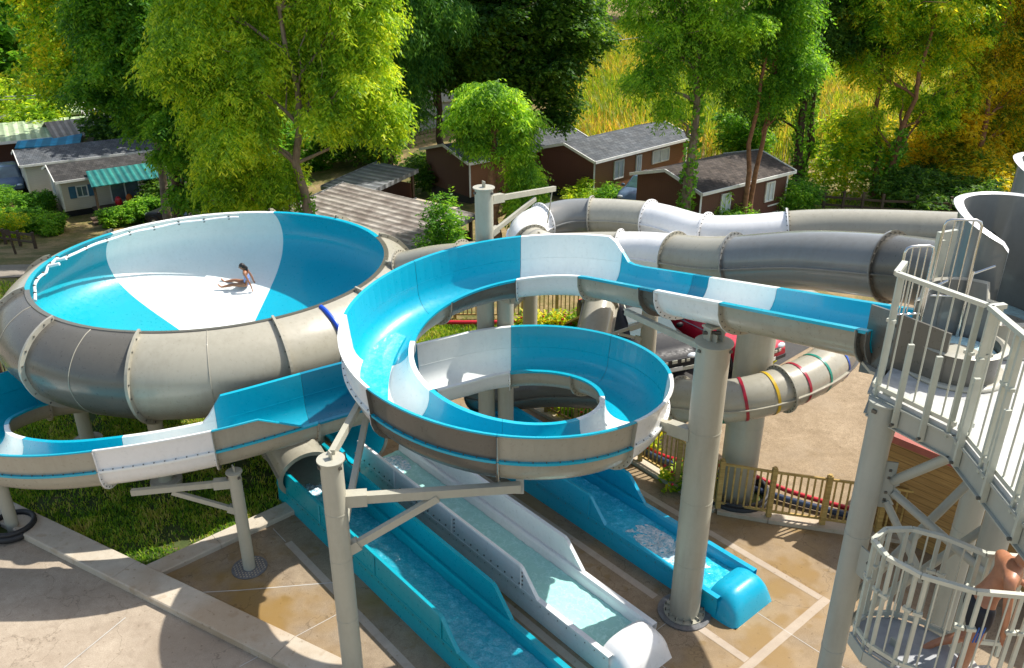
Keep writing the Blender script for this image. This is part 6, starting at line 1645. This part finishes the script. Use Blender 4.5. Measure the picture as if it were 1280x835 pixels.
def home(name, label, corner, ang, L, Wd, wall, roof, z=None, wh=2.25, pitch=.55, wins=(), gwins=(), trim=None, gable_wall=None, over=.25, skirt=True, cat='mobile home', mono=False, rtrim=True):
    """corner: the ground point nearest the camera; long side runs along ang, gable end along ang + 90 degrees"""
    z0 = gz(*corner) + .05 if z is None else z
    th = thing(name, label, cat, (corner[0], corner[1], z0), ang)
    b = .35 if skirt else 0.0
    mb = MB(); mb.prism([(0, 0), (L, 0), (L, Wd), (0, Wd)], b, wh, 0)
    mb.add([(0, 0, wh), (0, Wd, wh), (0, Wd / 2, wh + pitch), (L, 0, wh), (L, Wd, wh), (L, Wd / 2, wh + pitch)], [(0, 2, 1), (3, 4, 5)], 1)
    # gable end face uses second material
    mb.box((-.004, Wd / 2, (b + wh) / 2), (.012, Wd - .02, wh - b), 0, 1)
    mb.build('wall', [wall, gable_wall or wall], th)
    if skirt:
        mb = MB(); mb.prism([(.15, .15), (L - .15, .15), (L - .15, Wd - .15), (.15, Wd - .15)], -.6, b - .004, 0); mb.build('base', [BLACK], th)
    o = over; e = .06; sl = pitch / (Wd / 2)
    mb = MB()
    y0, y1, ym = -o, Wd + o, Wd / 2; zl = wh - o * sl + .02; zt = wh + pitch + .02
    v = []
    for x in (-o, L + o):
        v += [(x, y0, zl), (x, ym, zt), (x, y1, zl), (x, y1, zl + e), (x, ym, zt + e), (x, y0, zl + e)]
    mb.add(v, [(0, 1, 4, 5), (1, 2, 3, 4), (7, 6, 11, 10), (8, 7, 10, 9), (5, 4, 10, 11), (4, 3, 9, 10), (0, 6, 7, 1), (1, 7, 8, 2), (0, 5, 11, 6), (2, 8, 9, 3)], 0)
    rf = mb.build('roof', [roof], th)
    if rtrim:
        mb = MB()
        for x in (-o - .03, L + o + .03):
            mb.beam((x, y0, zl + .03), (x, ym, zt + .03), .05, .14); mb.beam((x, y1, zl + .03), (x, ym, zt + .03), .05, .14)
        mb.beam((-o, y0 - .03, zl + .02), (L + o, y0 - .03, zl + .02), .05, .14)
        mb.build('roof_trim', [trim or TRIM], th)
    for w in wins: window(th, (w[0], 0, w[1]), w[2], w[3], 0, shutter=w[4] if len(w) > 4 else None, glass=w[5] if len(w) > 5 else None)
    for w in gwins: window(th, (0, w[0], w[1]), w[2], w[3], -PI / 2, shutter=None)
    mb = MB(); mb.box((.0, -.012, (b + wh) / 2), (.1, .03, wh - b)); mb.box((L, -.012, (b + wh) / 2), (.1, .03, wh - b)); mb.build('corner_trim', [trim or TRIM], th)
    return th
def g2(px, py): p = G(px, py); return (p.x, p.y)
# left beige pair
h1 = home('mobile_home', 'beige mobile home with dark slate roof and a teal porch awning', g2(84, 273), R(36), 9.5, 3.7, SID_BEIGE, SLATE, wins=((1.15, 1.45, .6, .65, SHUT), (6.6, 1.45, .55, .7, SHUT), (8.4, 1.45, .6, .8, SHUT)), gwins=((2.3, 1.5, .55, .9),))
mb = MB(); mb.box((3.6, -.02, 1.35), (1.7, .03, 1.6)); h = mb.build('porch_door', [GLASS], h1)
mb = MB()
for u in (2.75, 3.6, 4.45): mb.box((u, -.045, 1.35), (.08, .04, 1.7))
mb.build('door_frame', [TRIM], h1)
mb = MB()
v = [(1.6, .1, 2.55), (5.6, .1, 2.55), (5.75, -1.7, 1.98), (1.45, -1.7, 1.98)]; v2 = [(a, b, c + .05) for a, b, c in v]
mb.add(v + v2, [(0, 1, 2, 3), (7, 6, 5, 4), (0, 4, 5, 1), (1, 5, 6, 2), (2, 6, 7, 3), (3, 7, 4, 0)]); mb.build('porch_awning', [TEAL], h1)
mb = MB(); mb.box((1.6, -1.6, 1.0), (.14, .14, 2.0)); mb.box((5.6, -1.6, 1.0), (.14, .14, 2.0)); mb.build('porch_posts', [WOOD_DARK], h1)
mb = MB(); mb.box((5.2, -.95, .36), (7.4, 1.8, .1)); mb.box((1.7, -2.1, .2), (1.4, .5, .12)); mb.box((1.7, -2.5, .05), (1.4, .5, .12)); mb.build('porch_deck', [WOOD_DARK], h1)
mb = MB(); mb.beam((5.0, -1.82, 1.15), (8.9, -1.82, 1.15), .06, .1); mb.beam((5.0, -1.82, .75), (8.9, -1.82, .75), .06, .1)
for u in (5.0, 6.3, 7.6, 8.9): mb.box((u, -1.82, .75), (.08, .08, .9))
mb.build('porch_rail', [WOOD_DARK], h1)
for i, (u, v_, c) in enumerate(((2.9, -1.0, RED), (3.6, -.8, m_plain('orange_cloth', (.6, .15, .02), .7)), (4.4, -1.1, BLUECL))):
    a = R(36); hx, hy, hz_ = h1.location; X_, Y_ = hx + u * math.cos(a) - v_ * math.sin(a), hy + u * math.sin(a) + v_ * math.cos(a)
    mb = MB(); mb.ball((X_, Y_, hz_ + .75), (.22, .16, .32), 6); mb.cyl((X_, Y_, hz_ + .41), (X_, Y_, hz_ + .6), .05, n=8)
    tag(mb.build('porch_clutter', [c], None, (X_, Y_, hz_)), ('red', 'orange', 'blue')[i] + ' cloth bundle on the porch under the teal awning', 'bundle')
home('mobile_home', 'grey beige mobile home with blue slate roof behind the porch home, left', g2(40, 250), R(34), 10, 3.8, SID_GREY, SLATE_BLUE, wins=((1.9, 1.5, .6, 1.0),), gwins=((2, 1.5, .5, .8),))
home('mobile_home', 'taupe roofed mobile home between the blue awning and the dense tree', g2(80, 212), R(38), 8, 4.2, SID_BEIGE, TAUPE, rtrim=False, pitch=.8)
hh = home('mobile_home', 'far beige mobile home with a black and white striped awning', g2(72, 178), R(36), 8, 4, SID_BEIGE, TAUPE, wins=((1.2, 1.4, .8, .9, SHUT),), rtrim=False)
mb = MB(); v = [(2.3, 0, 2.5), (6.6, 0, 2.5), (6.6, -2.2, 1.9), (2.3, -2.2, 1.9)]; mb.add(v + [(a, b, c + .05) for a, b, c in v], [(0, 1, 2, 3), (7, 6, 5, 4), (2, 6, 7, 3), (0, 4, 5, 1)]); mb.build('striped_awning', [AWN], hh)
mb = MB(); mb.box((2.4, -2.1, .95), (.1, .1, 1.9)); mb.box((6.5, -2.1, .95), (.1, .1, 1.9)); mb.build('awning_posts', [TRIM], hh)
def canopy(name, label, corner, ang, L, Wd, h, roof, slope=.25, th_=.08, post_m=None, z=None, cat='canopy', npost=3, fascia=None, back=None):
    z0 = gz(*corner) if z is None else z
    th = thing(name, label, cat, (corner[0], corner[1], z0), ang)
    v = [(-.2, -.2, h), (L + .2, -.2, h), (L + .2, Wd + .2, h + slope), (-.2, Wd + .2, h + slope)]
    mb = MB(); mb.add(v + [(a, b, c + th_) for a, b, c in v], [(3, 2, 1, 0), (4, 5, 6, 7), (0, 1, 5, 4), (1, 2, 6, 5), (2, 3, 7, 6), (3, 0, 4, 7)]); mb.build('roof', [roof], th)
    for i in range(npost):
        for yy in (0, Wd):
            mb = MB(); mb.beam((L * i / (npost - 1), yy, -.3), (L * i / (npost - 1), yy, h + (slope * yy / Wd) - .01), .12, .12); mb.build('canopy_post', [post_m or WOOD_DARK], th)
    if fascia:
        mb = MB(); mb.beam((-.25, -.24, h), (L + .25, -.24, h), .04, .2); mb.beam((-.24, -.2, h + .02), (-.24, Wd + .2, h + slope + .02), .04, .2); mb.beam((L + .24, -.2, h + .02), (L + .24, Wd + .2, h + slope + .02), .04, .2); mb.build('fascia', [fascia], th)
    if back:
        mb = MB(); mb.box((L / 2, Wd - .1, h / 2 - .1), (L - .1, .08, h - .2)); mb.box((L / 2, Wd * .55, h / 2 - .2), (L - .3, .08, h - .5)); mb.build('back_wall', [back], th)
    return th
canopy('open_shelter', 'long pale green roofed shelter at the left edge', g2(-22, 222), R(30), 10, 4.5, 2.3, GREENROOF, .5, fascia=TRIM, back=SID_DARK)
canopy('open_shelter', 'small pale green roof in the far left corner above the long one', g2(-30, 190), R(20), 8, 6, 2.6, GREENROOF, .7, fascia=TRIM, back=SID_DARK)
canopy('sun_sail', 'bright blue flat awning between the green roof and the taupe home', g2(32, 222), R(20), 3.8, 2.6, 2.1, BLUECL, .3, npost=2)
# corrugated roofs behind the bowl
def canopy3(name, label, l, t, r, zl, zt, roof, back=SID_DARK):
    a = at(*l, zl); b = at(*t, zt); c = at(*r, zt); d = c - b; ang = math.atan2(d.y, d.x)
    w = -(b - a).x * math.sin(ang) + (b - a).y * math.cos(ang)
    g = gz(a.x, a.y)
    o = b - Vector((-math.sin(ang), math.cos(ang), 0)) * w
    return canopy(name, label, (o.x, o.y), ang, math.hypot(d.x, d.y), w, zl - g, roof, zt - zl, fascia=CORR2, npost=3, back=back, cat='carport', z=g)
canopy3('carport', 'wide low corrugated roof streaked with rust behind the bowl', (356, 262), (430, 232), (588, 270), -.1, .35, CORR)
canopy3('carport', 'darker grey corrugated shed roof behind the rusty one', (418, 236), (472, 206), (515, 214), .1, .5, CORR2)
canopy3('carport', 'small cream flat roof right behind the rusty corrugated roof', (512, 258), (522, 252), (566, 262), -.4, -.35, CREAMROOF, back=None)
# brown cabins
c2 = g2(741, 256)
home('cabin', 'brown cabin with blue grey roof and three windows beside the corn field', c2, R(44), 8.2, 3.9, SID_BROWN, SLATE_BLUE, gable_wall=SID_DARK, wins=((2.0, 1.45, .75, .95, None, CURT), (3.7, 1.45, .4, .95, None, CURT), (5.7, 1.6, 1.5, .7, None, CURT)), cat='cabin', z=gz(*c2) + .1)  # gable end coloured darker to stand in for its shade
c3 = g2(872, 291)
home('cabin', 'dark brown cabin with old mossy roof at the right, tree trunk in front', c3, R(37), 6.2, 4.0, SID_DARK, MOSSY, gable_wall=SID_DARK, wins=((1.7, 1.4, .6, .95, None, CURT), (3.2, 1.45, .35, .85, None, CURT), (4.9, 1.45, .6, .9, None, CURT)), cat='cabin', z=gz(*c3) - .35)
mb = MB(); p = G(957, 272); mb.box((p.x, p.y - .3, p.z + .45), (.9, .5, .7), R(37)); mb.box((p.x, p.y - .3, p.z + .83), (1.0, .6, .06), R(37)); tag(mb.build('gas_box', [TRIM], None, p), 'small white box standing by the right cabin wall', 'box')
home('cabin', 'brown cabin half hidden behind the dark centre tree', g2(588, 256), R(40), 8.5, 4.0, SID_BROWN, SLATE_BLUE, gable_wall=SID_DARK, wins=((3.4, 1.45, .6, .9, None, CURT), (6.2, 1.45, .6, .9, None, CURT)), cat='cabin')
home('barn', 'pale stone building with cream roof seen under the weeping tree', (-11.5, 66), R(20), 8, 6, SID_GREY, CREAMROOF, pitch=1.6, wh=3.0, rtrim=False, cat='building', skirt=False)
picket_fence('short dark picket fence in front of the pale stone building', [(-8.2, 62), (-5.2, 62.5)], h=1.3, gap=.25, zf=lambda x, y: gz(x, y) + .6, mat=WOOD_DARK, post_step=3)

# ---------------------------------------------------------------- cars
def car(name, label, loc, ang, paint, L=4.3, Wd=1.8, H=1.6, suv=True, grille=True, z=0.0, bars=False):
    """front at local +X"""
    th = thing(name, label, 'car', (loc[0], loc[1], z), ang)
    # body: cross sections along x: (x, half width, z low, z belt, z top, half width at top)
    hl = L / 2; hw = Wd / 2
    secs = [(-hl, hw * .82, .45, .85, .86, hw * .70), (-hl + .06, hw * .92, .34, .98, 1.0, hw * .74), (-hl + .35, hw * .98, .28, 1.02, H * .82, hw * .70), (-hl + .75, hw, .26, 1.03, H * .97, hw * .73),
            (-.3, hw, .25, 1.02, H, hw * .76), (hl * .12, hw, .25, 1.0, H * .98, hw * .76), (hl * .32, hw, .26, .99, H * .80, hw * .74), (hl * .50, hw * .99, .26, .98, 1.03, hw * .80), (hl * .80, hw * .96, .28, .90, .95, hw * .78), (hl - .12, hw * .90, .32, .80, .84, hw * .74), (hl, hw * .80, .40, .66, .70, hw * .66)]
    vs = []; m = 12
    for x, w, zl, zb, zt, wt in secs:
        half = [(0, zl), (w * .85, zl), (w, zl + .14), (w * 1.0, zb - .12), (w * .965, zb), (wt, zt - .05 if zt - zb > .1 else zt - .01), (wt * .8, zt)]
        ring = [(x, a, b) for a, b in half] + [(x, -a, b) for a, b in half[::-1][:-1]]
        ring = ring[:-0] if False else ring
        vs += ring
    m = 13
    fs = []; ms = []
    for i in range(len(secs) - 1):
        for j in range(m):
            a, b = i * m + j, i * m + (j + 1) % m; c, d = (i + 1) * m + (j + 1) % m, (i + 1) * m + j
            fs.append((a, b, c, d))
            top = secs[i][4] - secs[i][3] > .1 or secs[i + 1][4] - secs[i + 1][3] > .1
            ms.append(0)
    mb = MB(); mb.add(vs, fs, 0, True); mb.add(vs[:m], [tuple(range(m))], 0); mb.add(vs[-m:], [tuple(range(m - 1, -1, -1))], 0)
    mb.build('body', [paint], th)
    # glazing as slightly proud panels following the sections
    def gl(name, i0, i1, side):
        def P(i, lo):
            x, w, zl, zb, zt, wt = secs[i]; 
            return (x, side * ((w * .965 + .006) if lo else (wt + .006)), (zb + .03) if lo else (zt - .09))
        a, b, c, d = P(i0, 1), P(i1, 1), P(i1, 0), P(i0, 0)
        g = MB(); g.add([a, b, c, d], [(0, 1, 2, 3)]); g.build(name, [GLASSB], th)
    for s in (-1, 1):
        gl('side_window', 2, 4, s); gl('side_window', 4, 6, s)
    x0, z0_, w0 = secs[7][0] - .02, secs[7][4] + .015, secs[7][5]; x1, z1_, w1 = secs[5][0] + .05, secs[5][4] - .02, secs[5][5]
    xm, zm, wm = secs[6][0], secs[6][4] + .022, secs[6][5]
    g = MB(); g.add([(x0, -w0, z0_), (x0, w0, z0_), (xm, wm * .95, zm), (xm, -wm * .95, zm), (x1, w1 * .86, z1_ + .012), (x1, -w1 * .86, z1_ + .012)], [(0, 1, 2, 3), (3, 2, 4, 5)]); g.build('windscreen', [GLASSB], th)
    g = MB(); g.add([(-hl + .05, -w0 * .8, 1.04), (-hl + .05, w0 * .8, 1.04), (-hl + .33, w0 * .8, H * .80), (-hl + .33, -w0 * .8, H * .80)], [(3, 2, 1, 0)]); g.build('rear_window', [GLASSB], th)
    for sx in (-1, 1):
        for sy in (-1, 1):
            x = sx * hl * .60; y = sy * (hw - .09)
            w = MB(); w.cyl((x, y - .11, .34), (x, y + .11, .34), .34, n=24); wo = w.build('wheel', [BLACK], th)
            w = MB(); w.cyl((x, y + sy * .10, .34), (x, y + sy * .118, .34), .21, n=20); 
            w.build('rim', [ALU], wo)
            a = MB(); 
            P = [(x + .40 * math.cos(PI * k / 10), sy * (hw + .004), .34 + .40 * math.sin(PI * k / 10)) for k in range(11)]
            a.tube(P, .035, 6); a.build('wheel_arch', [BLACK], th)
    for s in (-1, 1):
        l = MB(); l.ball((hl - .12, s * hw * .66, .74), (.12, .20, .09), 6); l.build('headlight', [LAMP], th)
        l = MB(); l.box((-hl + .03, s * hw * .74, .86), (.08, .16, .22)); l.build('tail_light', [RED], th)
        l = MB(); l.ball((hl * .36, s * (hw + .09), 1.05), (.07, .12, .08), 6); l.build('mirror', [paint], th)
    if grille:
        g = MB(); g.box((hl - .01, 0, .70), (.05, hw * 1.0, .13)); 
        for k in (-.42, -.26, .26, .42): g.box((hl + .022, k, .70), (.03, .10, .07), mat=1)
        g.box((hl + .022, 0, .71), (.03, .16, .09), mat=1)
        g.build('grille', [BLACK, ALU], th)
    g = MB(); g.box((hl - .03, 0, .46), (.12, Wd * .80, .10)); g.build('bumper', [ALU if bars else BLACK], th)
    g = MB(); g.box((hl + .045, 0, .50), (.012, .50, .11)); g.build('number_plate', [TRIM], th)
    if bars:
        for s in (-1, 1):
            g = MB(); g.tube([(-hl + .7, s * hw * .66, H + .01), (-hl + .75, s * hw * .66, H + .07), (.35, s * hw * .66, H + .08), (.42, s * hw * .66, H + .01)], .022, 6); g.build('roof_bar', [ALU], th)
    return th
GLASSB = m_plain('car_glass', (.05, .10, .11), .05, 0, .3, 1.5, spec=1.0); LAMP = m_plain('headlamp', (.6, .65, .68), .1, .3)
CAR_DARK = m_frp('anthracite_paint', (.014, .015, .018), .4, .1, coat=0, wave=.05, spec=.2, scuff=0); CAR_RED = m_frp('crimson_paint', (.42, .006, .03), .3, .05, coat=.2, wave=.05, spec=.3, scuff=0); CAR_BLUE = m_frp('steel_blue_paint', (.08, .13, .20), .3, .1, coat=.2, wave=.05, spec=.3, scuff=0)
c = at(808, 420, .8); car('parked_car', 'dark grey off-road car with roof bars parked nose out beside the pale tube', (3.55, 22.3), R(-68), CAR_DARK, 4.3, 1.82, 1.66, bars=True)
car('parked_car', 'crimson car parked right of the dark one behind the posts', (5.75, 22.6), R(-54), CAR_RED, 4.4, 1.8, 1.5)
p = G(795, 262); car('parked_car', 'steel blue car between the two brown cabins', (p.x + .6, p.y + 1.2), R(-120), CAR_BLUE, 4.1, 1.75, 1.5, z=gz(p.x, p.y), grille=False)
p = G(234, 274); car('parked_car', 'dark car half hidden behind the bowl rim near the hedge', (p.x + .3, p.y - 1.6), R(160), CAR_DARK, 4.1, 1.75, 1.5, z=gz(p.x, p.y), grille=False)
p = G(14, 238); car('parked_car', 'dark blue car at the left edge beyond the hedges', (p.x, p.y), R(-60), CAR_BLUE, 4.2, 1.8, 1.7, z=gz(p.x, p.y), grille=False)
p = G(130, 176); car('parked_car', 'small blue car under the trees by the striped awning', (p.x, p.y), R(20), CAR_BLUE, 4.0, 1.75, 1.5, z=gz(p.x, p.y), grille=False)
# power lines
def line(label, pts, r=.03):
    mb = MB(); mb.tube(spline(pts, 8), r, 5); tag(mb.build('power_line', [m_plain('cable', (.3, .3, .3), .5)], None, pts[0]), label, 'cable')
def yp(px, py, y):
    d = at(px, py, 0) - Vector((0, 0, CAM_H)); t = y / d.y; return Vector((0, 0, CAM_H)) + d * t
line('pair of overhead cables crossing the trees at the left edge', [yp(-60, 122, 62), yp(0, 121, 62), yp(90, 118, 64), yp(200, 122, 66)])
line('lower overhead cable close under the first one', [yp(-60, 126, 62), yp(0, 125, 62), yp(90, 121, 64), yp(200, 125, 66)])
line('overhead cable above the corner of the corn field', [yp(690, 66, 75), yp(740, 56, 76), yp(790, 48, 78), yp(850, 42, 80)])
# lamp column behind the bowl
p = G(258, 268); mb = MB(); mb.cyl((p.x, p.y, p.z), (p.x, p.y, p.z + 2.6), .05, n=10); mb.box((p.x, p.y, p.z + 2.65), (.3, .2, .1)); tag(mb.build('lamp_post', [ALU], None, p), 'thin grey lamp post behind the rim of the bowl', 'lamp post')
# ---------------------------------------------------------------- camera, light, world
cam = bpy.data.cameras.new('camera'); co = bpy.data.objects.new('camera', cam); COL.objects.link(co)
co.location = (0, 0, CAM_H); co.rotation_euler = (R(90) - CAM_P, 0, 0)
cam.sensor_width = 36; cam.lens = 36 * CAM_F / 1280; cam.clip_end = 2000; cam.clip_start = 0.1
S.camera = co
SUN_AZ, SUN_EL = 27.0, 54.0
sd = bpy.data.lights.new('sun', 'SUN'); sd.energy = 3.8; sd.angle = R(0.53); sd.color = (1.0, 0.955, 0.88)
so = bpy.data.objects.new('sun', sd); COL.objects.link(so)
dirv = Vector((math.cos(R(SUN_AZ)) * math.cos(R(SUN_EL)), math.sin(R(SUN_AZ)) * math.cos(R(SUN_EL)), math.sin(R(SUN_EL))))
so.rotation_euler = dirv.to_track_quat('Z', 'Y').to_euler(); so.location = (10, 5, 30)
W = bpy.data.worlds.new('World'); S.world = W; W.use_nodes = True
nt = W.node_tree; bg = nt.nodes['Background']
sky = nt.nodes.new('ShaderNodeTexSky'); sky.sky_type = 'NISHITA'; sky.sun_disc = False
sky.sun_elevation = R(SUN_EL); sky.sun_rotation = R(90 - SUN_AZ); sky.air_density = 1.0; sky.dust_density = 1.5
tint = nt.nodes.new('ShaderNodeMix'); tint.data_type = 'RGBA'; tint.blend_type = 'MULTIPLY'; tint.inputs[0].default_value = 1.0
tint.inputs[7].default_value = (1.08, 0.97, 0.84, 1)   # camera white balance on the sky light
nt.links.new(sky.outputs[0], tint.inputs[6]); nt.links.new(tint.outputs[2], bg.inputs['Color']); bg.inputs['Strength'].default_value = 0.15
S.view_settings.view_transform = 'Standard'; S.view_settings.look = 'None'; S.view_settings.gamma = 1; S.view_settings.exposure = 0.78
S.view_settings.use_curve_mapping = False
S.render.engine = 'CYCLES'
S.cycles.max_bounces = 6; S.cycles.diffuse_bounces = 3; S.cycles.glossy_bounces = 3; S.cycles.transparent_max_bounces = 4; S.cycles.caustics_reflective = False; S.cycles.caustics_refractive = False
